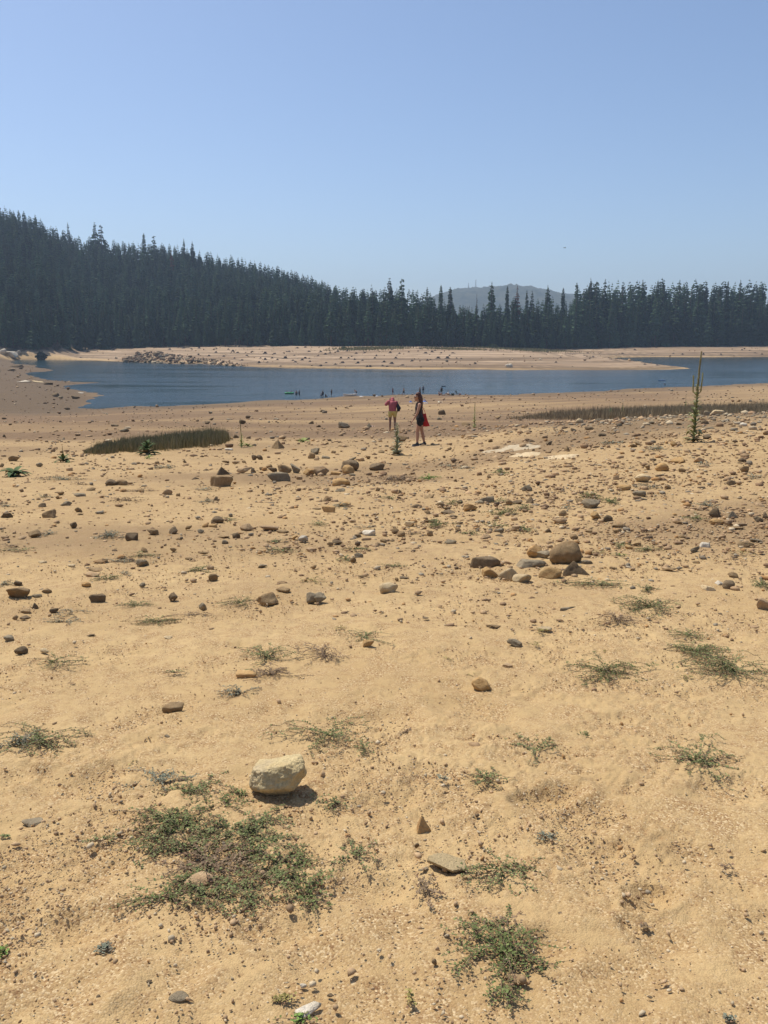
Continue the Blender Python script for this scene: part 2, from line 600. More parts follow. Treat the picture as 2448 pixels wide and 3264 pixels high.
def tube_parts(caps, seg=8):
    """straight tapered round bars with flat ends -> verts, quads, end caps"""
    V, Q, T, n = [], [], [], 0
    a = np.linspace(0, 2 * math.pi, seg, endpoint=False)
    for p0, r0, p1, r1 in caps:
        p0, p1 = np.array(p0, float), np.array(p1, float)
        d = p1 - p0
        d = d / (np.linalg.norm(d) + 1e-12)
        h = np.array([1.0, 0, 0]) if abs(d[0]) < 0.8 else np.array([0, 1.0, 0])
        e1 = np.cross(d, h)
        e1 /= np.linalg.norm(e1)
        e2 = np.cross(d, e1)
        ring = np.cos(a)[:, None] * e1 + np.sin(a)[:, None] * e2
        V += [p0 + ring * r0, p1 + ring * r1, p0[None], p1[None]]
        k = np.arange(seg)
        k2 = (k + 1) % seg
        Q.append(np.stack([n + k, n + k2, n + seg + k2, n + seg + k], 1)[:, ::-1])
        T.append(np.stack([np.full(seg, n + 2 * seg), k + n, k2 + n], 1))
        T.append(np.stack([np.full(seg, n + 2 * seg + 1), k2 + n + seg, k + n + seg], 1))
        n += 2 * seg + 2
    return np.concatenate(V), np.concatenate(Q), np.concatenate(T)


def tube_mesh(name, caps, mat, seg=8, shade=True):
    v, q, t = tube_parts(caps, seg)
    return mesh_data(name, v, [q, t], [mat], shade)


build_far_hill()


# ---------------------------------------------------------------- conifers
def foliage_material(name, a, bcol, scale):
    m, nt, b = nodes_of(name)
    oi = nt.nodes.new("ShaderNodeObjectInfo")
    n = noise_tex(nt, scale, 3, 0.6)
    c = mixc(nt, a, bcol, ramp(nt, n.outputs[0], 0.3, 0.7))
    hsv = nt.nodes.new("ShaderNodeHueSaturation")
    nt.links.new(c, hsv.inputs["Color"])
    mr = nt.nodes.new("ShaderNodeMapRange")
    mr.inputs[3].default_value, mr.inputs[4].default_value = 0.55, 1.7
    nt.links.new(oi.outputs["Random"], mr.inputs[0])
    nt.links.new(mr.outputs[0], hsv.inputs["Value"])
    nt.links.new(hsv.outputs[0], b.inputs["Base Color"])
    b.inputs["Roughness"].default_value = 0.85
    b.inputs["Specular IOR Level"].default_value = 0.15
    return m


NEEDLES = foliage_material("conifer_needles", (0.028, 0.056, 0.028), (0.066, 0.10, 0.046), 0.35)
DEADN = foliage_material("dead_needles", (0.12, 0.05, 0.028), (0.19, 0.08, 0.045), 0.35)
BARK = plain("conifer_bark", (0.085, 0.06, 0.042), 0.95, 3, 0.4)


def crown_arrays(seed, nlev, nbr, w, spars=1.0, low=0.05, top_pow=0.8):
    g = np.random.default_rng(seed)
    V, Q, n = [], [], 0
    wob = 1 + 0.25 * np.sin(np.linspace(0, 9, nlev) + g.uniform(0, 6))
    for i in range(nlev):
        t = ((i + g.uniform(0, .6)) / nlev) ** .85
        z0 = low + (0.985 - low) * t ** 0.93
        L0 = w * ((1 - t) ** top_pow * 0.92 + 0.035) * wob[i]
        if t < .12:
            L0 *= .75 + 2 * t
        k = max(4, int(nbr * (0.75 + 0.4 * (1 - t))))
        a0 = g.uniform(0, 6.28)
        for b in range(k):
            if g.random() > spars:
                continue
            az = a0 + b * 6.283 / k + g.uniform(-.35, .35)
            L = L0 * g.uniform(.55, 1.18)
            dr = L * g.uniform(.3, .85) * (1.1 - .6 * t)
            up = L * .12 * t
            c, s = math.cos(az), math.sin(az)
            hw = L * g.uniform(.24, .38) + .008
            zz = z0 + g.uniform(-.008, .008)
            base = (0, 0, zz)
            tip = (L * c, L * s, zz - dr + up)
            m1 = (.58 * L * c - hw * s, .58 * L * s + hw * c, zz - dr * .45 - hw * .35)
            m2 = (.58 * L * c + hw * s, .58 * L * s - hw * c, zz - dr * .45 - hw * .35)
            V += [base, m1, tip, m2]
            Q.append((n, n + 1, n + 2, n + 3))
            n += 4
            # hanging side sprays, edge on to the first
            hd = L * g.uniform(.28, .5) + .006
            V += [(.2 * L * c, .2 * L * s, zz), (.6 * L * c, .6 * L * s, zz - dr * .5 - hd), tip, (.55 * L * c, .55 * L * s, zz - dr * .3 + hd * .25)]
            Q.append((n, n + 1, n + 2, n + 3))
            n += 4
    V += [(0.004, 0, .95), (-.004, 0.003, .95), (0, 0, 1.0), (-.002, -.004, .96)]
    Q.append((n, n + 1, n + 2, n + 3))
    return np.array(V), np.array(Q)


CONIFERS = []           # (trunk mesh, crown mesh)
trunk_me = tube_mesh("trunk", [((0, 0, -.03), .016, (0, 0, .5), .010), ((0, 0, .5), .010, (0, 0, .97), .002)], BARK, 6)
KINDS = [(41, 34, 8, .13, .95, .05, .85), (42, 38, 9, .15, .9, .05, .75), (43, 30, 7, .12, .9, .1, .6), (44, 36, 8, .17, .85, .04, .95), (45, 28, 7, .135, .8, .16, .5),
         (46, 40, 9, .14, .95, .04, .8), (47, 26, 7, .155, .75, .2, .55)]
for kd in KINDS:
    v, q = crown_arrays(*kd)
    CONIFERS.append(mesh_data("crown", v, [q], [NEEDLES]))
dead_v, dead_q = crown_arrays(48, 26, 6, .11, .75, .15, .7)
DEAD_CROWN = mesh_data("crown", dead_v, [dead_q], [DEADN])
bare_v, bare_q = crown_arrays(49, 18, 4, .05, .5, .3, .5)
BARE_CROWN = mesh_data("crown", bare_v, [bare_q], [BARK])


def tree(x, y, h, label, group="conifers of the far shore forest", crown=None, wide=1.0, name="conifer_tree"):
    z = float(ground_z(x, y)[0])
    r = bpy.data.objects.new(name, None)
    COL.objects.link(r)
    r.location = (x, y, z)
    r.rotation_euler = (0, 0, random.uniform(0, 6.28))
    r.scale = (h * wide, h * wide, h)
    r.empty_display_size = 0.1
    tag(r, label, "tree", group)
    link("trunk", trunk_me, r)
    link("crown", crown or random.choice(CONIFERS), r)
    return r


def forest_x(px, y):
    return (px - 1224) / FPX * CP * y


N_TREES = [0]


def plant_forest():
    g = np.random.default_rng(77)

    def hgt(px):
        return float(np.interp(px, [0, 300, 700, 1000, 1224, 1340, 1450, 1800, 1900, 2448], [33, 32, 32, 33, 36, 35, 32, 37, 46, 46]))
    # notable trees first: pixel of the top, distance, how it looks
    notable = [(300, 705, 820, "tall ragged conifer standing highest on the hillside skyline, twin of the one to its right", 1.15, 4), (320, 714, 815, "ragged flat-topped conifer rising beside its taller twin on the hillside skyline", 1.2, 6),
               (8, 668, 850, "bushy conifer on the highest part of the hillside skyline at the photo's edge", 1.1, 3),
               (43, 698, 838, "dense pointed conifer next to the tallest clump at the top of the hill", 1.0, 1), (96, 690, 835, "slim leaning conifer with a forked companion near the top of the hill", 1.0, 4),
               (215, 706, 830, "narrow round-headed conifer above the hillside skyline", .9, 2), (457, 740, 790, "full-headed conifer where the hillside skyline begins to drop", 1.1, 1),
               (490, 748, 780, "flat-crowned conifer halfway along the falling skyline", 1.1, 6), (585, 757, 760, "slender spire conifer on the falling hillside skyline", .8, 0), (612, 766, 760, "broad conical fir on the falling hillside skyline", 1.1, 3),
               (1241, 882, 560, "open-crowned pine standing proud of the low forest, left of a pair", 1.0, 4), (1281, 884, 560, "open-crowned pine standing proud of the low forest, right of a pair", 1.05, 6),
               (1362, 910, 560, "narrow pointed fir just left of the far hill's foot", .9, 0), (1406, 905, 565, "tall pointed fir in front of the far hill's left slope", .9, 5), (1436, 911, 565, "bushy fir with a ragged top in front of the far hill", 1.15, 1),
               (1568, 895, 585, "big broad conical fir hiding the middle of the far hill", 1.25, 3), (1618, 908, 590, "pointed fir right of the biggest fir before the far hill", .9, 5),
               (1680, 922, 600, "dark spire fir in front of the far hill's right shoulder", .85, 0), (1697, 924, 600, "dark round-shouldered fir in front of the far hill's right shoulder", .95, 2),
               (1747, 904, 610, "broad conical fir at the right foot of the far hill", 1.1, 3), (1796, 914, 615, "narrow fir where the far hill meets the forest", .9, 5),
               (1839, 897, 620, "tall dense fir beginning the high forest on the right", 1.05, 1), (1884, 882, 625, "very tall fir of the dense clump on the right skyline", 1.1, 3), (1902, 893, 622, "ragged tall fir sharing the dense clump on the right skyline", 1.0, 6),
               (1930, 886, 626, "bulky flat-headed fir on the right skyline", 1.15, 2), (1987, 895, 628, "pointed ragged fir alone above the right skyline", .9, 4), (2012, 908, 628, "small bright-topped fir in a dip of the right skyline", .7, 0),
               (2050, 886, 632, "tall conical fir mid-way along the right skyline", 1.1, 3), (2098, 890, 634, "slim spire fir mid-way along the right skyline", .8, 5), (2118, 889, 640, "thin half-bare fir with an open top on the right skyline", .8, 4),
               (2168, 888, 640, "bulky round-headed fir on the right skyline", 1.1, 2), (2234, 900, 640, "round-headed pine near the right end of the skyline", 1.0, 6), (2322, 892, 642, "pointed fir near the right end of the skyline", .9, 5), (2362, 887, 645, "tallest broad fir near the right end of the skyline", 1.15, 3)]
    placed = []
    for px, py, d, lab, wide, kd in notable:
        rr = ray(px, py)
        t = d / rr[1]
        x, ztop = rr[0] * t, EYE + rr[2] * t
        z = float(ground_z(x, d)[0])
        tree(x, d, ztop - z, lab, None, CONIFERS[kd], wide * 44 / max(24, ztop - z))
        placed.append((x, d))
    for px, py, d, lab in ((1650, 905, 603, "dead conifer with rust-brown needles in front of the far hill"), (545, 790, 720, "dead rust-brown conifer among the green ones on the hillside")):
        rr = ray(px, py)
        t = d / rr[1]
        x, ztop = rr[0] * t, EYE + rr[2] * t
        tree(x, d, ztop - float(ground_z(x, d)[0]), lab, None, DEAD_CROWN, 1.1)
    for px, py, d, lab in ((1520, 935, 570, "bare grey dead trunk standing between firs in front of the far hill"),):
        rr = ray(px, py)
        t = d / rr[1]
        x, ztop = rr[0] * t, EYE + rr[2] * t
        tree(x, d, ztop - float(ground_z(x, d)[0]), lab, None, BARE_CROWN, .8)
    zones = [(-80, 420, "conifer in the front row above the shaded left bank of the lake"),
             (420, 830, "conifer in the front row behind the heap of boulders on the far shore"),
             (830, 1240, "conifer in the front row behind the stump-dotted far bank"),
             (1240, 1540, "conifer in the low front row to the left of the green shrubs"),
             (1540, 1860, "conifer in the front row behind the green shrubs below the far hill"),
             (1860, 2160, "conifer in the front row above the narrow far inlet"),
             (2160, 2540, "conifer at the right end of the front row on the far shore")]
    n_ind = len(notable) + 3
    px = -70.0
    rowc = 0
    rest = []
    while px < 2530:
        d0 = float(np.interp(px, TREE_PX, TREE_D))
        for row in range(2):
            p = px + g.uniform(-8, 8) + row * 10
            d = d0 + 1 + row * 9 + g.uniform(-3, 4)
            h = hgt(p) * g.uniform(.55, 1.0) * (.8 if row == 0 else .95)
            lab = next(l for a, b_, l in zones if p < b_)
            tree(forest_x(p, d), d, h, lab, "front row of the forest: " + lab.split(" row ")[-1] if " row " in lab else lab, None, g.uniform(.9, 1.35))
            n_ind += 1
        px += 19.5
    N_TREES[0] = n_ind
    # the wood behind
    X, Y, H = [], [], []
    s = -6.0
    while s < 330:
        sp = 6.5 if s < 40 else 8.0
        for xx in np.arange(-560, 640, sp):
            x = xx + g.uniform(-3, 3)
            y0 = np.interp(x / 580, TREE_U, TREE_D)
            y = y0 + 18 + s + g.uniform(-3, 3)
            u = x / y
            if abs(u) > .60 or (u > 0.02 and s > 60) or (u > -.06 and s > 200):
                continue
            if g.random() < .08:
                continue
            X.append(x)
            Y.append(y)
            p = 1224 + u / CP * FPX
            hh = hgt(p) * g.uniform(.70, 1.08)
            if s < 10:
                hh *= .9
            if 1380 < p < 1830:
                hh *= g.uniform(.75, .95)
            H.append(hh)
        s += sp
    X, Y, H = np.array(X), np.array(Y), np.array(H)
    Z = ground_z(X, Y)
    protos = [crown_arrays(100 + k, 22, 7, w_, .92, .08, tp) for k, (w_, tp) in enumerate(((.145, .68), (.16, .62), (.16, .85), (.135, .6), (.175, .75)))]
    V, Q, C, n = [], [], [], 0
    for x, y, z, h in zip(X, Y, Z, H):
        v, q = protos[g.integers(len(protos))]
        a = g.uniform(0, 6.28)
        wd = g.uniform(.9, 1.3)
        ca, sa = math.cos(a) * h * wd, math.sin(a) * h * wd
        V.append(np.stack([v[:, 0] * ca - v[:, 1] * sa + x, v[:, 0] * sa + v[:, 1] * ca + y, v[:, 2] * h + z], 1))
        Q.append(q + n)
        c = np.array([0.042, 0.074, 0.038]) * g.uniform(.5, 1.7) * np.array([g.uniform(.85, 1.2), 1, g.uniform(.85, 1.15)])
        C.append(np.repeat(c[None], len(v), 0))
        n += len(v)
    m, nt, b = nodes_of("forest_needles")
    at_ = nt.nodes.new("ShaderNodeAttribute")
    at_.attribute_name = "Col"
    nt.links.new(at_.outputs["Color"], b.inputs["Base Color"])
    b.inputs["Roughness"].default_value = 0.85
    b.inputs["Specular IOR Level"].default_value = 0.15
    o = link("forest", mesh_data("forest", np.concatenate(V), [np.concatenate(Q)], [m], False, np.concatenate(C)))
    tag(o, "dense dark conifer wood covering the hillside behind the front row", "forest", kind="stuff")
    print("trees", n_ind, "wood", len(X))


plant_forest()


# ---------------------------------------------------------------- haze
def build_haze():
    bm = bmesh.new()
    bmesh.ops.create_cube(bm, size=1.0)
    me = bpy.data.meshes.new("haze")
    bm.to_mesh(me)
    bm.free()
    m = bpy.data.materials.new("summer_haze")
    m.use_nodes = True
    nt = m.node_tree
    nt.nodes.clear()
    out = nt.nodes.new("ShaderNodeOutputMaterial")
    v = nt.nodes.new("ShaderNodeVolumePrincipled")
    v.inputs["Color"].default_value = (0.62, 0.79, 1.0, 1)
    v.inputs["Density"].default_value = 0.00018
    v.inputs["Anisotropy"].default_value = 0.2
    nt.links.new(v.outputs[0], out.inputs["Volume"])
    me.materials.append(m)
    o = link("haze", me)
    o.location = (0, 0, 152)
    o.scale = (9400, 9400, 316)
    tag(o, "thin blue summer haze over the reservoir", "haze", kind="stuff")


build_haze()


# ---------------------------------------------------------------- rocks
ICO = {}


def ico(sub):
    if sub not in ICO:
        bm = bmesh.new()
        bmesh.ops.create_icosphere(bm, subdivisions=sub, radius=1.0)
        v = np.array([x.co[:] for x in bm.verts])
        f = np.array([[q.index for q in p.verts] for p in bm.faces])
        bm.free()
        ICO[sub] = (v / np.linalg.norm(v, axis=1, keepdims=True), f)
    return ICO[sub]


def rock_shape(seed, sub=4, planes=13, sharp=16, rough=0.05, style=''):
    """a lump cut by random planes, then weathered: verts in a box of half size 1"""
    g = np.random.default_rng(seed)
    d, f = ico(sub)
    n = g.normal(size=(planes, 3))
    n /= np.linalg.norm(n, axis=1, keepdims=True)
    dist = g.uniform(.62, 1.0, planes)
    if style == 'y':                       # pyramid
        a = g.uniform(0, 2.1) + np.arange(3) * 2.094
        n = np.stack([np.cos(a) * .8, np.sin(a) * .8, np.full(3, .6)], 1)
        n = np.concatenate([n, [[0, 0, -1]], g.normal(size=(3, 3))])
        n /= np.linalg.norm(n, axis=1, keepdims=True)
        dist = np.concatenate([[.55, .55, .55], [.5], [1, 1, 1]])
    if style in 'fs' and style:            # slab
        n = np.concatenate([n, [[.05, 0, 1], [0, .05, -1]]])
        n /= np.linalg.norm(n, axis=1, keepdims=True)
        dist = np.concatenate([dist, [.5, .5]])
    if style == 'r':
        sharp, dist = 5, g.uniform(.85, 1.0, len(dist))
    c = np.maximum(d @ n.T, 1e-3) / dist
    r = (c ** sharp).sum(1) ** (-1.0 / sharp)
    o = g.uniform(0, 50, 3)
    r = r * (1 + rough * 1.5 * vnoise3(d * 1.7 + o, seed) + rough * vnoise3(d * 4 + o, seed + 1) + .5 * rough * vnoise3(d * 9 + o, seed + 2)
             + (.28 * rough * vnoise3(d * 20 + o, seed + 3) if sub > 3 else 0))
    v = d * r[:, None]
    lo, hi = v.min(0), v.max(0)
    return (v - (lo + hi) / 2) / ((hi - lo) / 2), f


def rock_material(name, a, b_, c_, scale=22, grain=0.35):
    m, nt, b = nodes_of(name)
    tc = nt.nodes.new("ShaderNodeTexCoord").outputs["Object"]
    oi = nt.nodes.new("ShaderNodeObjectInfo")
    add = nt.nodes.new("ShaderNodeVectorMath")
    add.operation = 'ADD'
    nt.links.new(tc, add.inputs[0])
    nt.links.new(oi.outputs["Location"], add.inputs[1])
    v = add.outputs[0]
    n1 = noise_tex(nt, scale, 6, 0.68, vec=v)
    n2 = noise_tex(nt, scale * 5, 4, 0.7, vec=v)
    n3 = noise_tex(nt, scale * .35, 4, 0.6, vec=v)
    c = mixc(nt, a, b_, ramp(nt, n1.outputs[0], 0.35, 0.65))
    c = mixc(nt, c, c_, ramp(nt, n3.outputs[0], 0.52, 0.72))
    dk = mixc(nt, c, (0.35, 0.33, 0.31), grain, 'MULTIPLY')
    c = mixc(nt, c, dk, ramp(nt, n2.outputs[0], 0.45, 0.72))
    hsv = nt.nodes.new("ShaderNodeHueSaturation")
    nt.links.new(c, hsv.inputs["Color"])
    mr = nt.nodes.new("ShaderNodeMapRange")
    mr.inputs[3].default_value, mr.inputs[4].default_value = 0.82, 1.2
    nt.links.new(oi.outputs["Random"], mr.inputs[0])
    nt.links.new(mr.outputs[0], hsv.inputs["Value"])
    nt.links.new(hsv.outputs[0], b.inputs["Base Color"])
    b.inputs["Roughness"].default_value = 0.92
    b.inputs["Specular IOR Level"].default_value = 0.2
    bump = nt.nodes.new("ShaderNodeBump")
    bump.inputs["Strength"].default_value = 0.8
    bump.inputs["Distance"].default_value = 0.012
    nt.links.new(n2.outputs[0], bump.inputs["Height"])
    nt.links.new(bump.outputs[0], b.inputs["Normal"])
    return m


ROCKM = {
    'b': rock_material("brown_stone", (0.245, 0.163, 0.080), (0.35, 0.24, 0.125), (0.29, 0.17, 0.075)),
    'd': rock_material("dark_stone", (0.15, 0.105, 0.060), (0.23, 0.165, 0.095), (0.19, 0.125, 0.065)),
    'g': rock_material("grey_stone", (0.21, 0.165, 0.105), (0.33, 0.265, 0.17), (0.26, 0.19, 0.11)),
    't': rock_material("tan_stone", (0.37, 0.245, 0.13), (0.46, 0.32, 0.18), (0.34, 0.20, 0.10)),
    'o': rock_material("ochre_stone", (0.42, 0.25, 0.10), (0.52, 0.34, 0.15), (0.32, 0.17, 0.07)),
    'p': rock_material("pale_yellow_stone", (0.50, 0.37, 0.20), (0.60, 0.46, 0.27), (0.40, 0.30, 0.18)),
    'w': rock_material("whitish_stone", (0.54, 0.46, 0.34), (0.66, 0.58, 0.45), (0.46, 0.36, 0.24)),
}
CNAME = {'b': 'brown', 'd': 'dark brown', 'g': 'grey', 't': 'tan', 'o': 'ochre', 'p': 'pale yellow', 'w': 'whitish'}
SNAME = {'': '', 'f': 'flat ', 'y': 'pointed ', 'r': 'rounded ', 's': 'slab-like '}

# pixel landmarks used in the labels
MARKS = [("the ring of rocks", 1690, 1795), ("the long rock heap", 960, 1500), ("the big pale foreground rock", 880, 2490), ("the standing woman", 1340, 1400), ("the dark reed patch", 500, 1410),
         ("the tall right-hand mullein", 2215, 1400), ("the pale bedrock patch", 1700, 1445), ("the two-spiked mullein cluster", 1985, 1325), ("the green rosette plant", 40, 1508),
         ("the short leafy mullein", 1265, 1440), ("the big matted spurge", 680, 2700), ("the wide edge mat", 2330, 2110), ("the pale ochre loaf-shaped stone", 1239, 1873),
         ("the twin brown boulders", 365, 1537), ("the pale-topped boulder", 53, 1887), ("the black block-shaped stone", 311, 1907), ("the yellow half-round boulder", 2052, 1524), ("the cracked grey boulder", 1890, 1606),
         ("the white stone capping a tan one", 1176, 1700), ("the leaning ochre slab", 1078, 1612), ("the brown half-buried boulder", 158, 1637), ("the dark square boulder", 416, 1712), ("the hollow grey boulder", 1008, 1903), ("the ochre cube-shaped stone", 1536, 2175)]
ORD = ["", "second ", "third ", "fourth ", "fifth ", "sixth ", "seventh ", "eighth ", "ninth ", "tenth "]
ROCKS = []      # (px, py, w, h, colour, style, own label)


def rocks_from(ox, oy, k, text):
    for line in text.strip().splitlines():
        for item in line.split(';'):
            item = item.strip()
            if not item:
                continue
            p = item.split()
            x, y, w, h = (float(q) for q in p[:4])
            c = p[4]
            st = p[5] if len(p) > 5 and len(p[5]) == 1 else ''
            lab = item.split('"')[1] if '"' in item else None
            ROCKS.append((ox + x * k, oy + y * k, w * k, h * k, c, st, lab))


K = 816 / 1659
rocks_from(0, 1300, K, '''
77 327 75 42 b; 252 368 40 27 g; 8 372 30 30 b; 712 483 82 44 d r "left one of the twin dark boulders touching side by side on the sand"; 785 483 70 40 b r "right one of the twin brown boulders touching side by side on the sand"
842 487 30 15 t f; 1437 412 90 58 d y; 1432 475 140 74 b s "big brown block with an overhanging shaded front, left of the long rock heap"; 1580 402 95 45 t; 1640 402 35 32 g; 1527 185 40 27 d; 1480 268 50 15 w f "thin whitish bar-shaped stone lying by the yellow-green mullein"
1015 355 30 24 b; 1092 347 28 20 b; 1193 346 25 20 b; 1460 349 45 20 b; 1525 351 55 22 t; 1583 348 30 20 b; 1645 322 35 36 d; 515 567 75 32 g; 643 544 28 20 b; 653 575 35 22 t; 583 528 50 27 b; 387 553 45 24 b; 370 580 25 22 b
765 593 18 22 b; 915 540 35 27 b; 1082 545 52 42 t; 1152 563 25 22 b; 1402 587 50 32 d y; 267 632 50 37 d; 425 620 60 38 g; 35 695 75 35 d s; 322 687 100 66 b; 503 660 45 35 b; 515 690 45 20 b f
472 762 50 46 d; 217 814 78 54 b; 28 838 50 27 t; 137 840 50 24 t; 845 840 82 66 d "dark square boulder sitting beside a low green plant mat"; 985 803 72 44 b; 1118 790 52 42 d; 1220 775 40 30 b; 1405 724 80 48 d r; 1298 797 45 30 g; 1328 763 40 27 o r; 1380 763 55 26 o r
1597 772 85 52 t; 1530 828 50 38 d; 1443 833 80 30 b; 1457 868 40 30 g; 1160 850 35 20 b; 937 920 52 36 b; 1123 917 40 27 b; 1320 940 50 22 b; 1223 975 50 17 b f; 918 1002 80 60 g "grey stone with a whitish crumbly top beside a small weed"; 270 998 50 20 p f
460 1023 50 22 p f; 180 963 40 20 d; 640 992 90 34 b; 615 1045 110 26 b f; 592 1077 80 36 t; 1377 1097 62 50 b r; 555 1147 60 46 o; 920 1147 40 32 g; 110 1137 50 36 d; 108 1195 128 88 b "bulky boulder with a pale bleached top near the photo's edge"; 298 1187 58 40 b
232 1215 65 28 g; 632 1237 98 64 d s "black block-shaped stone alone on bare sand"; 1117 1222 62 50 d; 1307 1287 56 56 g; 218 1280 45 40 d y; 165 1312 75 30 b; 347 1314 50 38 d; 155 1358 76 34 d; 95 1358 40 34 b; 405 1312 45 16 b f
1570 92 40 30 d; 1340 95 36 22 d; 800 145 60 26 g; 740 113 50 18 d; 25 182 20 20 d; 65 107 28 14 d; 25 68 30 14 d; 395 285 26 16 b; 345 268 18 12 b; 1605 60 28 22 d; 1520 330 20 14 b; 1645 240 30 16 g; 1610 192 30 18 d''')
rocks_from(816, 1300, K, '''
138 240 84 58 b y "brown hump-shaped boulder standing alone between the reeds and the mullein"; 383 282 60 48 g; 357 310 50 42 b; 450 319 54 26 g; 393 332 35 26 t; 20 323 42 34 d; 570 112 72 42 g; 733 112 40 32 g y; 950 200 56 38 b; 912 205 44 36 d
613 375 112 74 d "dark cracked boulder at the right end of the long rock heap"; 600 402 78 66 o r "smooth ochre egg-shaped boulder leaning on a dark cracked one"; 783 380 94 54 d "dark bowl-shaped boulder just right of the long rock heap"; 548 480 112 58 o r "ochre dome-shaped boulder below the long rock heap"; 620 434 45 20 g f; 545 532 60 26 g
420 410 88 64 t "tan upright block in the middle of the long rock heap"; 345 417 78 48 o; 253 392 62 64 g "grey leaning boulder in the middle of the long rock heap"; 180 394 88 62 b; 107 404 56 38 d; 140 447 148 60 g s "big grey slab with a black shaded face at the left of the long rock heap"
83 378 42 27 b; 40 392 40 22 b; 278 452 40 20 t f; 520 426 76 30 o f; 625 330 46 24 g; 675 336 36 22 t; 812 283 40 24 b; 727 322 30 24 b; 502 286 30 22 b; 565 243 70 18 b; 460 230 20 16 b; 1253 264 30 20 b; 1218 317 20 16 b; 1520 211 32 22 b
1125 576 66 38 b; 925 541 50 30 b y; 790 530 30 30 b; 1040 636 74 32 d; 455 592 56 42 b; 575 622 92 40 o; 478 657 98 48 o s "leaning ochre slab half buried in the stony sand"; 392 654 55 18 b f; 1200 626 50 32 b; 1235 650 50 24 d; 1250 673 96 30 d; 1285 701 50 22 d; 1112 676 38 24 b
1390 642 92 52 o; 1500 590 92 48 g; 1450 607 60 26 g; 1640 616 42 44 b; 1295 470 28 24 b; 1513 447 30 22 b; 1430 550 30 24 t; 82 772 112 44 t; 172 797 76 22 b f; 905 797 48 42 b; 937 817 58 42 b; 732 810 80 46 w "white stone capping a tan one in the stony mid ground"; 715 850 64 34 t
303 845 62 44 w "white block-shaped stone beside a brown one in the mid ground"; 250 838 40 30 o; 660 830 46 32 b; 1127 812 40 34 b; 998 750 72 38 p; 525 869 60 30 d; 480 878 40 26 b; 360 916 72 26 t f; 825 863 42 28 b; 793 881 42 28 t; 1490 837 66 42 t; 1580 793 62 36 g; 1580 829 50 22 d
1310 788 38 30 b; 1265 871 76 42 g; 1247 901 46 24 b; 1185 908 40 20 b; 1383 921 46 20 b; 665 958 56 42 g; 630 986 42 40 b r; 45 1026 62 32 g; 373 1029 46 30 b; 160 1133 76 26 b; 175 1178 88 48 b; 67 1232 138 94 b "bulky brown boulder with a dark underside beside the hollow grey one"; 360 1228 66 74 g; 410 1228 84 70 g "hollow grey boulder with a jagged lit edge"
860 1166 116 80 p "pale ochre loaf-shaped stone alone in the middle of the sand"; 700 1134 32 18 b; 913 1110 27 24 b; 957 1096 62 16 d f; 680 1090 46 16 b f; 1550 1193 52 14 b f; 355 95 36 20 d; 1205 30 50 34 d; 1570 60 40 18 b; 1360 105 60 24 b; 1190 70 34 18 g; 430 20 36 18 d; 405 118 30 16 d''')
rocks_from(1480, 1700, 420 / 1659, '''
270 362 356 150 d s "dark slab with a brown top forming the left end of the rock ring"; 258 405 126 56 w f "small white stone resting against the dark slab of the rock ring"; 335 485 206 144 o "ochre wedge-shaped stone tilted beside the white one in the ring"; 550 500 232 178 p "yellow block with a flat lit top in the rock ring"
725 556 232 150 p "yellow stone with a horn-like tip at the front of the ring"; 845 386 404 124 g s "grey ridged slab lying across the middle of the rock ring"; 985 272 232 136 g "grey-brown stone between the upright and the biggest boulder of the ring"; 890 235 182 190 o "ochre stone standing upright at the back of the ring"
1300 250 390 316 b r "biggest brown boulder resting on top of the rock ring"; 1090 500 276 166 o "ochre block at the front of the ring beside the dark triangle"; 1405 442 384 226 d y "dark triangular boulder at the right end of the rock ring"; 1570 362 170 82 g f; 1425 285 140 90 d; 1380 42 102 68 b; 555 366 100 46 t; 460 388 100 60 t''')
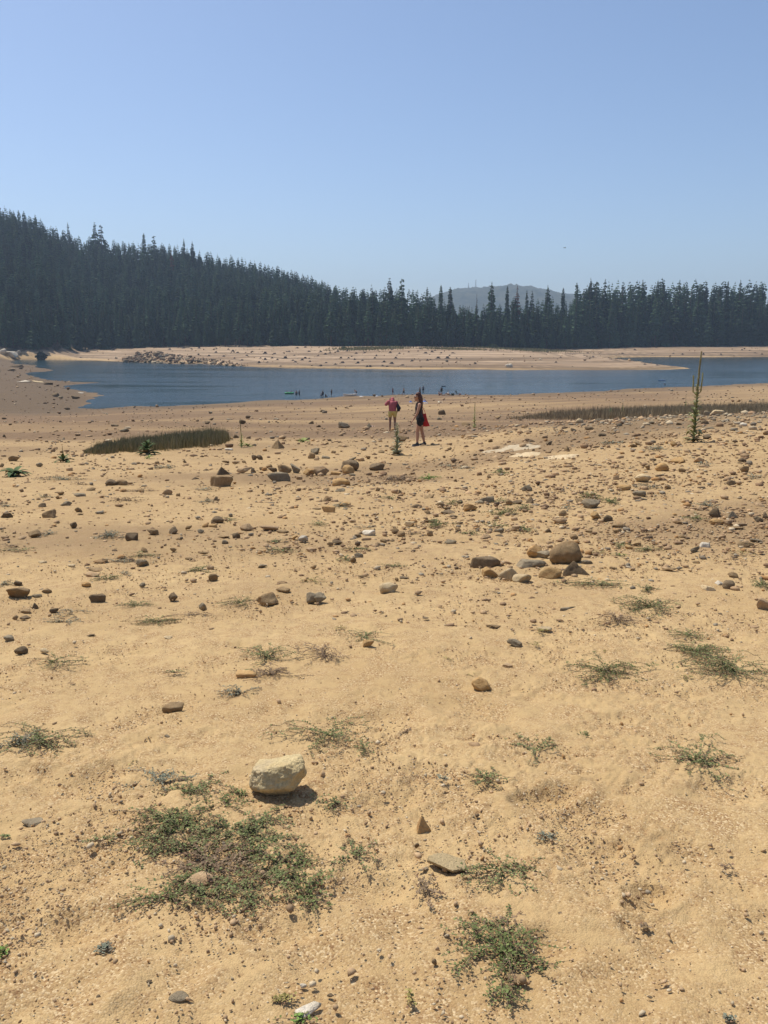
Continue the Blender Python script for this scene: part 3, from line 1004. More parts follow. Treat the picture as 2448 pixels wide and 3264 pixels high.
rocks_from(1632, 1300, K, '''
440 85 48 34 p r; 505 130 62 26 d; 80 122 46 18 b; 240 229 50 30 d; 590 175 52 24 d; 815 223 58 42 b; 790 245 50 26 b; 657 160 36 24 b; 400 140 36 20 d; 1270 188 54 32 d; 1250 92 50 30 d; 1335 30 94 36 p f; 1268 36 44 34 g; 1115 22 46 22 p; 1505 108 46 26 w r
1088 104 40 20 d; 1050 236 42 38 o; 855 456 98 58 p r "yellow half-round boulder with a shaded flank among the right-hand stones"; 978 385 84 56 o r; 880 386 32 38 b; 1085 338 92 44 o; 1215 338 64 42 t; 1105 404 46 28 b; 1507 397 62 46 b; 1425 486 56 38 d; 98 519 68 40 g; 678 453 40 34 t
1010 512 46 34 b; 730 513 92 36 o r; 835 558 82 46 g; 850 592 50 22 g r; 122 598 60 52 d y; 30 611 70 38 d; 330 683 50 42 b; 440 604 58 40 b; 525 622 118 70 g "cracked grey boulder with dark green plants behind it"; 622 716 62 46 d r; 310 731 96 46 t; 555 702 80 60 o; 1322 679 78 64 d; 1440 689 78 48 g y
1605 720 62 42 g; 1648 697 40 48 d; 1335 734 82 40 o r; 1225 656 46 32 t; 1410 740 62 36 t; 1480 751 96 32 t; 1085 743 52 27 b; 1470 774 82 20 b f; 700 760 96 36 b; 685 794 56 34 b; 500 796 56 27 b; 405 834 50 36 b; 235 794 46 30 d; 25 779 62 42 t; 1610 629 62 30 t; 1190 919 62 46 g
1258 888 76 38 w f; 1520 879 96 38 b; 1590 856 70 32 g; 820 881 62 27 b; 762 898 56 34 o; 720 873 36 22 p f; 663 1034 52 24 b; 1030 1046 86 36 b; 1105 831 40 27 b; 1365 836 46 32 t; 1282 1166 92 46 p "pale yellow flat stone touching a dark furrowed one"; 1355 1136 70 40 w; 1412 1146 78 62 d r "dark furrowed stone touching a pale yellow flat one"
1440 1084 60 42 b; 1630 1272 96 88 t; 1200 1000 46 22 b; 370 1297 112 46 g f; 1180 45 40 20 p; 960 75 32 20 p; 700 110 40 22 g; 570 75 60 20 g; 1650 165 40 26 b; 235 285 40 22 t; 1060 690 40 20 o; 360 262 44 32 b y; 910 95 34 18 g; 1290 130 60 18 g''')
rocks_from(816, 1950, K, '''725 207 74 60 o; 1545 90 88 26 b; 1466 462 128 104 o "ochre cube-shaped stone with a shaded front on bare sand"; 1075 1368 120 122 o y "pointed ochre stone shaped like a tooth in the foreground sand"; 1635 345 70 30 t f; 1100 40 40 14 d''')
rocks_from(1632, 1950, K, '''20 197 96 64 g "blue-grey stone half sunk in the sand beside tiny yellow moss"; 215 105 95 30 p f; 1275 853 36 20 d; 1570 95 70 28 t; 600 1090 42 18 d''')
rocks_from(0, 1950, K, '''130 247 78 54 d; 280 247 62 36 p r; 582 148 58 22 d; 1085 166 52 30 p; 440 468 78 22 b f; 1580 400 150 64 o f "ochre hump of rock sunk in a spurge plant"; 1110 625 128 74 b f; 1085 810 44 28 g f; 195 1362 140 62 g f "pale grey flat stone sunk flush with the foreground sand"; 60 167 72 36 g f''')
rocks_from(0, 2564, K, '''1150 1252 126 60 g r "greenish grey pebble lying in the bottom foreground"; 965 1150 44 34 d; 630 1255 40 36 d; 695 1370 40 24 d; 730 385 24 20 b; 820 447 30 18 d; 1290 500 200 100 t "greyish tan stone half hidden inside the big matted spurge"''')
rocks_from(816, 2564, K, '''340 1340 180 90 w f "whitish flat stone sunk in the sand at the bottom edge"; 1040 268 36 36 d; 1155 1018 32 38 b r; 1085 420 66 30 g f; 560 1412 100 44 o f; 305 1175 46 34 w; 480 1240 40 30 d; 1440 855 36 32 b''')
rocks_from(1632, 2564, K, '''20 1135 120 50 b; 485 215 28 18 d; 590 645 28 20 d; 900 1250 36 22 d; 870 805 34 34 b''')


def px_frame(px, py, w, h):
    """base point, width and height in metres of something seen at a pixel box"""
    p = at(px, py + h * 0.42)
    k = depth_of(p) / FPX
    return p, w * k, h * k, math.atan2(EYE - p.z, p.y)


def place_rocks():
    g = np.random.default_rng(9)
    seen = {}
    jobs = []
    for i, (px, py, w, h, c, st, lab) in enumerate(ROCKS):
        if lab is None:
            nm, mx, my = min(MARKS, key=lambda m: (abs(m[1] - px) ** 2 + (2.2 * (m[2] - py)) ** 2))
            dx, dy = px - mx, 2.2 * (py - my)
            rel = ("right of" if dx > 0 else "left of") if abs(dx) > abs(dy) else ("in front of" if dy > 0 else "beyond")
            seen.setdefault((c, st, rel, nm), []).append((dx * dx + dy * dy, i))
        jobs.append(lab)
    for (c, st, rel, nm), L in seen.items():
        L.sort()
        for r, (_, i) in enumerate(L):
            order = ORD[min(r, 9)]
            if len(L) > 1:
                order = "first " if r == 0 else order
            jobs[i] = f"{order}{SNAME[st]}{CNAME[c]} stone counting outward, {rel} {nm}" if len(L) > 1 else f"the only {SNAME[st]}{CNAME[c]} stone lying {rel} {nm}"
    for i, (px, py, w, h, c, st, lab) in enumerate(ROCKS):
        w, h = w * 1.1, h * 1.06
        p, wm, hm, ang = px_frame(px, py, w, h)
        dm = wm * g.uniform(.65, .9)
        if st in ('f', 's'):
            dm = wm * (.5 if st == 's' else .75)
        zm = (hm - dm * math.sin(ang) * .8) / math.cos(ang)
        zm = max(zm, hm * (.25 if st == 'f' else .5))
        sink = .2 if st in ('y', 's', '') else .26
        zt = zm / (1 - sink)
        sub = 5 if wm * FPX / depth_of(p) > 110 else (4 if w > 30 else 3)
        v, f = rock_shape(1000 + i, sub, (15 if st == '' else 11) if st != 'r' else 26, 14 if st else 11, .05 if st != 'r' else .06, st)
        a = g.uniform(-.5, .5)
        rot = np.array([[math.cos(a), -math.sin(a), 0], [math.sin(a), math.cos(a), 0], [0, 0, 1]])
        v = v @ rot.T
        v = v / np.abs(v).max(0)
        v = v * np.array([wm / 2, dm / 2, zt / 2])
        me = mesh_data("rock", v, [f], [ROCKM[c]], True)
        o = link("rock", me, None, (p.x, p.y + dm * .35, 0))
        o.location.z = float(ground_z(o.location.x, o.location.y)[0]) - sink * zt + zt / 2
        tag(o, jobs[i], "rock", "stones on the dry lake bed")
    print("rocks", len(ROCKS))


place_rocks()


def hero_rock(px, py, w, h, mat, seed, cuts, depth, label, tilt=(0, 0, 0), bury=.1, hfac=1.0):
    """a rock cut by chosen planes (normal, distance)"""
    p, wm, hm, ang = px_frame(px, py, w, h)
    d, f = ico(6)
    n = np.array([c[0] for c in cuts], float)
    n /= np.linalg.norm(n, axis=1, keepdims=True)
    dist = np.array([c[1] for c in cuts])
    c = np.maximum(d @ n.T, 1e-3) / dist
    r = (c ** 22).sum(1) ** (-1 / 22)
    r *= 1 + .04 * vnoise3(d * 2.2, seed) + .04 * vnoise3(d * 5, seed + 1) + .04 * np.abs(vnoise3(d * 9, seed + 2)) + .022 * vnoise3(d * 20, seed + 3) + .014 * vnoise3(d * 42, seed + 4)
    v = d * r[:, None]
    lo, hi = v.min(0), v.max(0)
    v = (v - (lo + hi) / 2) / ((hi - lo) / 2)
    dm = wm * depth
    zm = (hm * hfac - dm * math.sin(ang) * .75) / math.cos(ang)
    v = v * np.array([wm / 2, dm / 2, zm / 2])
    v = v @ np.array(Matrix.Rotation(tilt[1], 3, 'Y').to_3x3()).T @ np.array(Matrix.Rotation(tilt[0], 3, 'X')).T
    v[:, 2] -= v[:, 2].min()
    o = link("rock", mesh_data("rock", v, [f], [mat], True), None, (p.x, p.y + dm * .3, 0))
    o.location.z = float(ground_z(o.location.x, o.location.y)[0]) - bury * zm
    tag(o, label, "rock", "stones on the dry lake bed")
    return o


pale_big = rock_material("pale_granite", (0.58, 0.44, 0.22), (0.66, 0.53, 0.29), (0.50, 0.39, 0.24), 14, .5)
hero_rock(880, 2487, 192, 150, pale_big, 501, [((-.1, .15, 1), .62), ((-1, .1, .25), .95), ((-.75, -.6, .2), .86), ((.1, -1, .35), .72), ((.75, -.45, -.25), .72), ((1, .2, .1), .9), ((.6, -.3, .75), .86), ((0, -.7, -.75), .60), ((.2, 1, .1), .85), ((0, 0, -1), .66), ((-.5, -.5, -.7), .74), ((.6, 0, -.8), .62)],
          .8, "big pale yellow rock with an overhanging front and the darkest shadow in the foreground", (0, R(-7), 0), .03, 1.06)
slab_m = rock_material("sandy_slab", (0.50, 0.37, 0.19), (0.58, 0.44, 0.24), (0.45, 0.32, 0.16), 18, .3)
hero_rock(1428, 2752, 132, 66, slab_m, 502, [((.10, .1, 1), .26), ((.2, 0, -1), .2), ((-1, -.2, 0), .95), ((-.55, -1, -.5), .42), ((.55, -1, -.2), .62), ((1, .1, 0), .85), ((.3, 1, 0), .7), ((-.6, .8, 0), .8)],
          .85, "flat sandy slab propped up so that its left edge shades the ground", (R(-4), R(8), 0), .0, 1.0)


# ---------------------------------------------------------------- pale bedrock showing through the sand
def bedrock(px, py, w, h, hm, label, c):
    p = at(px, py)
    k = depth_of(p) / FPX
    wm = w * k
    ang = math.atan2(EYE - p.z, p.y)
    dm = max(h * k / math.sin(ang) * .8, wm * .3)
    n = 60
    uu, vv = np.meshgrid(np.linspace(-1, 1, n), np.linspace(-1, 1, n), indexing='ij')
    rr = np.hypot(uu, vv) * (1 + .25 * fbm(uu * 1.6 + px, vv * 1.6, 91, 3))
    x, y = p.x + uu * wm / 2, p.y + vv * dm / 2
    z = ground_z(x.ravel(), y.ravel()).reshape(n, n) + hm * (1 - rr ** 2) * 1.1 + .02 * fbm(x * 3, y * 3, 92, 4) - .02
    z = np.where(rr > 1.12, z - .3, z)
    i, j = np.meshgrid(np.arange(n - 1), np.arange(n - 1), indexing='ij')
    q = np.stack([i * n + j, (i + 1) * n + j, (i + 1) * n + j + 1, i * n + j + 1], -1).reshape(-1, 4)
    o = link("bedrock", mesh_data("bedrock", np.stack([x.ravel(), y.ravel(), z.ravel()], 1) - np.array([p.x, p.y, p.z]), [q], [c], True), None, p)
    tag(o, label, "bedrock", "bedrock showing through the sand")


bedm = rock_material("bleached_bedrock", (0.47, 0.35, 0.20), (0.57, 0.44, 0.26), (0.40, 0.28, 0.15), 3, .3)
bedg = rock_material("grey_bedrock", (0.38, 0.30, 0.19), (0.47, 0.38, 0.25), (0.36, 0.25, 0.14), 3, .3)
bedrock(1645, 1427, 230, 36, .05, "greyish hump of bedrock behind the two yellow ones", bedg)
bedrock(1675, 1450, 120, 28, .05, "pale yellow hump of bedrock in the middle of the outcrop", bedm)
bedrock(1790, 1457, 140, 22, .04, "pale yellow tongue of bedrock at the right of the outcrop", bedm)


# ---------------------------------------------------------------- loose stones and gravel nobody could count
def scatter(name, label, pts, size, cols, sub, seed, flat_=.55, sink=.2, nprot=12, mat=None):
    g = np.random.default_rng(seed)
    protos = [rock_shape(seed * 100 + k, sub, 9, 12, .08) for k in range(nprot)]
    nv, f0 = len(protos[0][0]), protos[0][1]
    n = len(pts)
    P = np.stack([p[0] for p in protos])[g.integers(0, nprot, n)]
    a = g.uniform(0, 6.28, n)
    ca, sa = np.cos(a)[:, None], np.sin(a)[:, None]
    sx, sy = size * .5 * g.uniform(.8, 1.25, n), size * .5 * g.uniform(.6, 1.0, n)
    sz = size * .5 * flat_ * g.uniform(.6, 1.4, n)
    x, y, z = P[:, :, 0] * sx[:, None], P[:, :, 1] * sy[:, None], P[:, :, 2] * sz[:, None]
    X = x * ca - y * sa + pts[:, 0:1]
    Y = x * sa + y * ca + pts[:, 1:2]
    Z = z + pts[:, 2:3] + (sz * (1 - 2 * sink))[:, None]
    V = np.stack([X.ravel(), Y.ravel(), Z.ravel()], 1)
    F = (f0[None] + (np.arange(n) * nv)[:, None, None]).reshape(-1, 3)
    C = np.repeat(cols, nv, 0)
    o = link(name, mesh_data(name, V, [F], [mat or STONE_MAT], sub > 1, C))
    tag(o, label, name, kind="stuff")


def stone_mat():
    m, nt, b = nodes_of("mixed_stone")
    a = nt.nodes.new("ShaderNodeAttribute")
    a.attribute_name = "Col"
    n = noise_tex(nt, 60, 3, .7)
    c = mixc(nt, a.outputs["Color"], (0.45, 0.42, 0.38), ramp(nt, n.outputs[0], 0.5, 0.9), 'MULTIPLY')
    nt.links.new(c, b.inputs["Base Color"])
    b.inputs["Roughness"].default_value = .93
    b.inputs["Specular IOR Level"].default_value = .2
    return m


STONE_MAT = stone_mat()
PAL = np.array([(0.30, 0.19, 0.105), (0.22, 0.135, 0.075), (0.40, 0.265, 0.145), (0.46, 0.31, 0.17), (0.26, 0.21, 0.145), (0.16, 0.11, 0.065), (0.52, 0.41, 0.26), (0.42, 0.24, 0.10), (0.34, 0.28, 0.195)])


def pick(n, g, w):
    c = PAL[g.choice(len(PAL), n, p=np.array(w) / np.sum(w))]
    return c * g.uniform(.8, 1.2, (n, 1))


def scatter_all():
    g = np.random.default_rng(31)
    # gravel in the foreground
    th = g.uniform(math.atan(0.0717 + 1.55 / 9.0), R(46), 84000)
    r = 1.55 / (np.tan(th) - 0.0717)
    ph = g.uniform(-.80, .80, len(r))
    x, y = r * np.sin(ph), r * np.cos(ph)
    keep = g.random(len(r)) < .12 + .88 * smooth(-.1, .6, fbm(x / .6, y / .6, 44, 2))
    x, y, r = x[keep], y[keep], r[keep]
    s = np.clip(g.lognormal(math.log(.0052), .45, len(x)), .003, .022)
    s = np.maximum(s, r * .00117 * g.uniform(.8, 1.5, len(r)))
    big = g.random(len(x)) < .012
    s[big] *= g.uniform(1.6, 3.2, big.sum())
    scatter("gravel", "fine tan and rusty gravel strewn over the foreground sand", np.stack([x, y, ground_z(x, y) + .002], 1), s, pick(len(x), g, [1.0, .5, 6, 9, .15, .15, 5, .9, .15]), 1, 3, .8)
    # stones in the middle distance
    n = 100000
    th = g.uniform(math.atan(0.0717 + 1.55 / 46), math.atan(0.0717 + 1.55 / 5.5), n)
    r = 1.55 / (np.tan(th) - 0.0717)
    ph = g.uniform(-.75, .75, n)
    x, y = r * np.sin(ph), r * np.cos(ph)
    u = x / y
    dens = .17 + .60 * smooth(-.15, .25, u + .12 * fbm(x / 3, y / 3, 36, 2)) + .33 * smooth(0.05, .6, fbm(x / 2.2, y / 2.2, 37, 3))
    dens *= .12 + .88 * smooth(6, 10, y)
    keep = g.random(n) < dens
    x, y, r, u = x[keep], y[keep], r[keep], u[keep]
    s = r * .00117 * np.clip(g.lognormal(math.log(1.75), .6, len(r)), .8, 8.5)
    grey = smooth(.12, .3, u) * smooth(20, 28, y)
    c1, c2 = pick(len(x), g, [5, 2.6, 7, 6, 1.5, 1.2, 1.6, 2.4, .8]), pick(len(x), g, [3, 1.5, 3, 3, 5, 1, 4, .5, 5])
    c = np.where((g.random(len(x)) < grey)[:, None], c2, c1)
    scatter("loose_stones", "small brown and tan stones littering the middle of the slope", np.stack([x, y, ground_z(x, y)], 1), s, c, 1, 5, .5, .25)
    # stones down to the water and on the spit
    n = 9000
    y = 43 * (400 / 43) ** g.random(n)
    u = g.uniform(-.47, .47, n)
    x = u * y
    zb, d, far, _ = ground_base(x, y, True)
    keep = (~far) & (d > .8) & (g.random(n) < .22 + .5 * smooth(0, .6, fbm(x / 9, y / 5, 39, 3)) + .35 * (u < -.3) * (y > 150))
    x, y = x[keep], y[keep]
    s = y * .00117 * np.clip(g.lognormal(math.log(1.25), .5, len(x)), .7, 4.5)
    scatter("shore_stones", "dark stones strewn between the reeds and the water's edge", np.stack([x, y, ground_z(x, y)], 1), s, pick(len(x), g, [4, 4, 2, 1.5, 3, 4, .7, .6, 1.5]), 1, 7, .6, .2)
    # rubble between the boulders of the heap
    n = 900
    hx = 395 + 395 * g.random(n) ** 1.9
    hy = g.uniform(0, 1, n)
    top = np.interp(hx, [395, 430, 480, 520, 560, 650, 790], [1149, 1136, 1124, 1122, 1132, 1142, 1160])
    bot = np.interp(hx, [395, 500, 640, 790], [1155, 1156, 1161, 1169])
    P = np.array([tuple(at(a, b_)) for a, b_ in zip(hx, top + (bot - top) * hy)])
    scatter("heap_rubble", "grey rubble between the boulders of the far heap", P, g.lognormal(math.log(.75), .45, n) * np.interp(hx, [395, 560, 790], [1.1, 1, .45]), pick(n, g, [3, 4, .6, .3, 4, 6, .1, .1, 1]) * .8, 1, 12, .8, .1)
    # little stones of the far bank
    n = 5000
    y = g.uniform(350, 640, n)
    x = g.uniform(-.47, .47, n) * y
    zb, d, far, _ = ground_base(x, y, True)
    s_ = y - tree_line(x / y)
    keep = far & (d > 1) & (s_ < -4) & (g.random(n) < .10 + .6 * smooth(.1, .7, fbm(x / 24, y / 10, 40, 3)))
    x, y = x[keep], y[keep]
    s = g.lognormal(math.log(.55), .4, len(x))
    scatter("bank_stones", "small dark stones dotting the sandy far bank", np.stack([x, y, ground_z(x, y)], 1), s, pick(len(x), g, [4, 4, 2, 1, 2, 3, .4, .4, 1]), 1, 8, .7, .15)


scatter_all()


# ---------------------------------------------------------------- far shore: stumps and the boulder heap
STUMPM = plain("weathered_stump_wood", (0.085, 0.062, 0.046), .95, 4, .4)


def stump_mesh(seed):
    g = np.random.default_rng(seed)
    seg, V, Q = 14, [], []
    a = np.linspace(0, 6.283, seg, endpoint=False)
    lob = 1 + .22 * np.sin(a * 5 + g.uniform(0, 6)) + g.uniform(-.1, .1, seg)
    prof = [(-.25, 1.55), (.0, 1.35), (.10, .95), (.28, .68), (.55, .56), (.8, .5)]
    for k, (z, r) in enumerate(prof):
        rr = r * (1 + (lob - 1) * (1.5 - z))
        V.append(np.stack([rr * np.cos(a), rr * np.sin(a), np.full(seg, z) + (g.uniform(-.06, .06, seg) if k == 5 else 0)], 1))
    V.append(np.array([[0, 0, .74]]))
    i = np.arange(seg)
    i2 = (i + 1) % seg
    for k in range(5):
        Q.append(np.stack([k * seg + i, k * seg + i2, (k + 1) * seg + i2, (k + 1) * seg + i], 1))
    T = np.stack([5 * seg + i, 5 * seg + i2, np.full(seg, 6 * seg)], 1)
    return mesh_data("tree_stump", np.concatenate(V), [np.concatenate(Q), T], [STUMPM], False)


STUMPS = [stump_mesh(s) for s in range(4)]


def far_shore():
    g = np.random.default_rng(55)
    items = []
    raw = '''60 660;120 662;200 648;250 672;270 625;320 620;345 648;190 690;140 700;105 690;240 705;255 715;345 692;320 690;400 675;420 650;455 720;480 657;530 648;550 690;450 665;590 645;620 680;600 690;650 660;660 722;705 655;690 705;720 745;740 745
770 690;780 675;830 715;880 725;880 635;820 740;850 745;950 735;1010 708;1050 645;1065 630;1100 658;1140 650;1130 700;1110 705;1180 690;1240 690;1275 657;1300 690;1330 693;1420 725;990 650;930 660;515 730;420 740;350 712;300 702;215 648;20 720;160 742;60 700;30 690;75 715;640 700;560 720;870 655;905 690;1160 640;1200 655'''
    for t in raw.replace('\n', ';').split(';'):
        a, b = map(float, t.split())
        items.append((816 + a * K, 800 + b * K, g.uniform(9, 16), 'the peninsula'))
    for t in '''315 685;490 657;525 680;630 687;285 717;130 745;715 660;795 637;910 660;935 622;1045 660;1105 665;1240 665;1355 668;1490 637;1575 656;1620 665;1540 640;860 730;940 735'''.replace('\n', ';').split(';'):
        a, b = map(float, t.split())
        items.append((1632 + a * K, 800 + b * K, g.uniform(8, 13), 'the right bank'))
    for t in '''565 1058;522 1092;735 1045;893 1021;940 1052;1110 1075;1165 1078;1290 1032;1355 1083;1400 1060;1450 1085;1510 1052;1540 1062;1520 1098;1570 1110;1600 1080;1635 1055;1100 1040;1240 1035;1480 1040;1190 1032;1000 1060'''.replace('\n', ';').split(';'):
        a, b = map(float, t.split())
        items.append((a * K, 600 + b * K, g.uniform(8, 14), 'the left bank'))
    zone = {'the peninsula': "dark old stump standing on the sandy peninsula between lake and forest", 'the right bank': "dark old stump on the narrow far beach above the right inlet", 'the left bank': "dark old stump on the pale bank beyond the boulder heap"}
    for px, py, w, zn in items:
        p = at(px, py + 3)
        if p.y > tree_line(p.x / p.y) - 3 or p.y < 340:
            p = at(px, py + 5)
        wm = w * depth_of(p) / FPX
        o = link("tree_stump", STUMPS[g.integers(4)], None, p)
        o.rotation_euler = (0, 0, g.uniform(0, 6))
        o.scale = (wm * g.uniform(.36, .5), wm * g.uniform(.3, .42), wm * g.uniform(.28, .55))
        tag(o, zone[zn], "stump", "old tree stumps on " + zn)
    # boulder heap
    big = [(1020, 1078, 60, 40), (1042, 1066, 40, 20), (975, 1112, 34, 34), (815, 1118, 34, 26), (850, 1116, 24, 22), (868, 1088, 22, 20), (905, 1078, 36, 20), (1080, 1080, 46, 20), (1110, 1098, 56, 20), (1165, 1098, 34, 18), (1215, 1104, 40, 22),
           (1250, 1108, 30, 20), (1140, 1115, 40, 20), (1060, 1105, 40, 22), (1000, 1125, 40, 20), (1035, 1130, 40, 16), (930, 1100, 36, 20), (940, 1122, 30, 16), (890, 1105, 24, 14), (1290, 1118, 36, 18), (1330, 1125, 40, 18), (1380, 1130, 40, 16), (1180, 1130, 40, 16),
           (1230, 1128, 36, 14), (1430, 1138, 30, 14), (1470, 1142, 30, 14), (1510, 1146, 34, 12), (1300, 1138, 30, 12), (1100, 1132, 36, 14), (1345, 1110, 26, 12), (1000, 1098, 30, 18), (1055, 1088, 30, 16), (960, 1090, 24, 14), (1400, 1116, 24, 12), (1560, 1150, 24, 10), (880, 1124, 24, 12)]
    protos = [rock_shape(700 + k, 3, 9, 14, .06) for k in range(6)]
    meshes = {(k, c): mesh_data("boulder", v, [f], [ROCKM[c]], True) for k, (v, f) in enumerate(protos) for c in 'gd'}
    for i, (a, b, w, h) in enumerate(big):
        px, py = a * K, 600 + b * K
        p = at(px, py + h * K * .5)
        k = depth_of(p) / FPX * K
        o = link("boulder", meshes[(i % 6, 'd' if i < 5 or i % 4 == 0 else 'g')], None, p + Vector((0, 0, h * k * .35)))
        o.scale = (w * k / 2, w * k * .4, h * k / 2 * 1.15)
        o.rotation_euler = (0, 0, g.uniform(0, 6) if i > 4 else 0)
        lab = ["biggest dark boulder on top of the far heap", "dark boulder peeping over the biggest one of the far heap", "black upright boulder at the waterline under the far heap", "dark pointed boulder at the waterline left of the far heap", "squat dark boulder at the waterline beside the pointed one"]
        tag(o, lab[i] if i < 5 else "grey-brown boulder lying in the heap by the far waterline", "boulder", None if i < 5 else "boulders of the far heap")
    for a, b, w, h, c, lab in [(488, 1350, 52, 30, 'd', "black domed boulder on the low spit by the lake"), (355, 1335, 56, 34, 'd', "dark boulder with a pale crest on the low spit"), (433, 1427, 44, 20, 'd', "black flat boulder in the muddy cove behind the spit"), (70, 1172, 60, 20, 'd', "dark flat rock high on the left spit"),
                               (520, 1325, 40, 10, 'w', "pale thin slab on the tip of the low spit"), (150, 1250, 90, 14, 'w', "long pale slab across the left spit"), (240, 1252, 80, 16, 'p', "pale sandy slab next to the long one on the left spit"), (310, 1262, 60, 22, 'd', "dark wedge-shaped rock under the pale slab on the spit"), (390, 1352, 36, 14, 'g', "grey low rock between the two dark boulders of the spit"),
                               (90, 1150, 90, 20, 'd', "brown ledge at the top of the left spit")]:
        px, py = a * K, 600 + b * K
        p = at(px, py + h * K * .5)
        k = depth_of(p) / FPX * K
        v, f = rock_shape(int(a), 4, 10, 12, .06)
        o = link("boulder", mesh_data("boulder", v * np.array([w * k / 2, w * k * .35, h * k / 2]), [f], [ROCKM[c]], True), None, p + Vector((0, w * k * .2, h * k * .3)))
        tag(o, lab, "boulder", None)
    for a, b, w, h, lab in [(60, 1075, 110, 44, "biggest pale rounded outcrop on the shaded far left bank"), (20, 1060, 60, 50, "pale outcrop at the photo's edge on the far left bank"), (110, 1062, 50, 30, "small pale outcrop beside the biggest on the far left bank"), (1640, 742, 50, 30, "pale rounded boulder alone on the peninsula beach")]:
        px, py = a * K, 600 + b * K
        if a > 1000:
            px, py = 816 + a * K, 800 + b * K
        p = at(px, py + h * K * .4)
        k = depth_of(p) / FPX * K
        v, f = rock_shape(int(a) + 3, 4, 10, 8, .06, 'r')
        o = link("boulder", mesh_data("boulder", v * np.array([w * k / 2, w * k * .4, h * k / 2]), [f], [ROCKM['w']], True), None, p + Vector((0, w * k * .2, h * k * .3)))
        tag(o, lab, "boulder", None)


far_shore()


# ---------------------------------------------------------------- plants
def leaf_material(name, tint=(1, 1, 1), rough=.7):
    m, nt, b = nodes_of(name)
    a = nt.nodes.new("ShaderNodeAttribute")
    a.attribute_name = "Col"
    nt.links.new(mixc(nt, a.outputs["Color"], tint, 1.0, 'MULTIPLY'), b.inputs["Base Color"])
    b.inputs["Roughness"].default_value = rough
    b.inputs["Specular IOR Level"].default_value = .08
    return m


LEAFM = leaf_material("small_leaves")
STEMM = plain("reddish_stem", (0.22, 0.15, 0.09), .8, 40)
STALKM = plain("woolly_stalk", (0.20, 0.19, 0.085), .9, 30)
GREENS = {'g': ((0.115, 0.14, 0.05), (0.20, 0.22, 0.09)), 'd': ((0.09, 0.118, 0.038), (0.165, 0.19, 0.068)), 'b': ((0.12, 0.21, 0.045), (0.20, 0.28, 0.075)), 'r': ((0.17, 0.12, 0.075), (0.26, 0.185, 0.115)),
          'y': ((0.26, 0.22, 0.07), (0.34, 0.28, 0.10)), 's': ((0.15, 0.165, 0.115), (0.24, 0.24, 0.17))}


def spurge_mesh(seed, rad, n_stem, leaf, tone, aspect=1.0, height=.12, red=.45, px_floor=0.0):
    """stems lying on the sand, paired small leaves: (stems mesh, leaves mesh)"""
    g = np.random.default_rng(seed)
    caps, V, Q, C, n = [], [], [], [], 0
    lo, hi = (np.array(c) for c in GREENS[tone])
    redc = np.array([0.19, 0.10, 0.06])
    leaf = max(leaf, px_floor)
    runs = []
    sect = g.uniform(0, 6.283)
    for s in range(n_stem):
        az = sect + g.normal(0, 1.3) if g.random() < .4 else g.uniform(0, 6.283)
        L = rad * (.45 + .8 * g.random())
        start = np.array([g.normal(0, rad * .05), g.normal(0, rad * .05), .004])
        runs.append((start, az, L, g.uniform(-1.6, 1.6), g.random() ** 2 * height, 0))
    while runs:
        start, az, L, curve, lift, lvl = runs.pop()
        k = max(3, int(L / (leaf * 1.15)))
        p = start.copy()
        pts = [p.copy()]
        wob = g.uniform(0, 6.28)
        for i in range(k):
            t = (i + 1) / k
            a = az + .7 * curve * t + .22 * math.sin(wob + 5 * t) + g.uniform(-.2, .2)
            p = p + np.array([math.cos(a) * aspect, math.sin(a), 0]) * (L / k)
            p[2] = .005 + lift * max(0, math.sin(min(1, t * 1.2) * 2.6)) * .9
            pts.append(p.copy())
            if lvl == 0 and k > 5 and g.random() < .15 and i > 0:
                runs.append((p.copy(), a + g.choice([-1, 1]) * g.uniform(.4, 1.1), L * g.uniform(.18, .42), g.uniform(-1, 1), lift * .6, 1))
        for i in range(0, k, 2):
            caps.append((pts[i], .0009 + leaf * .018, pts[min(i + 2, k)], .0006 + leaf * .012))
        isred = g.random() < red
        for i in range(1, k + 1):
            t = i / k
            if g.random() < .15:
                continue
            d = pts[i] - pts[i - 1]
            d /= np.linalg.norm(d) + 1e-9
            side = np.array([-d[1], d[0], 0])
            for sg in (-1, 1):
                ax = side * sg * g.uniform(.5, 1) + d * g.uniform(-.2, .8) + np.array([0, 0, g.uniform(-.1, .6)])
                ax /= np.linalg.norm(ax)
                wv = np.cross(ax, [0, 0, 1])
                wv = wv / (np.linalg.norm(wv) + 1e-9) + np.array([0, 0, g.uniform(-.35, .35)])
                ll = leaf * g.uniform(.65, 1.25) * (1 - .25 * t)
                b = pts[i] + np.array([g.normal(0, leaf * .18), g.normal(0, leaf * .18), 0])
                V += [b, b + ax * ll * .5 + wv * ll * .46, b + ax * ll, b + ax * ll * .5 - wv * ll * .46]
                Q.append((n, n + 1, n + 2, n + 3))
                n += 4
                c = lo + (hi - lo) * g.random()
                if isred and t > .4:
                    c = c + (redc - c) * min(1, (t - .4) * 2) * g.uniform(.4, 1)
                c = c * g.uniform(.75, 1.25)
                C += [c] * 4
    sv, sq, st_ = tube_parts(caps, 4)
    return mesh_data("stems", sv, [sq, st_], [STEMM], True), mesh_data("leaves", np.array(V), [np.array(Q)], [LEAFM], False, np.array(C))


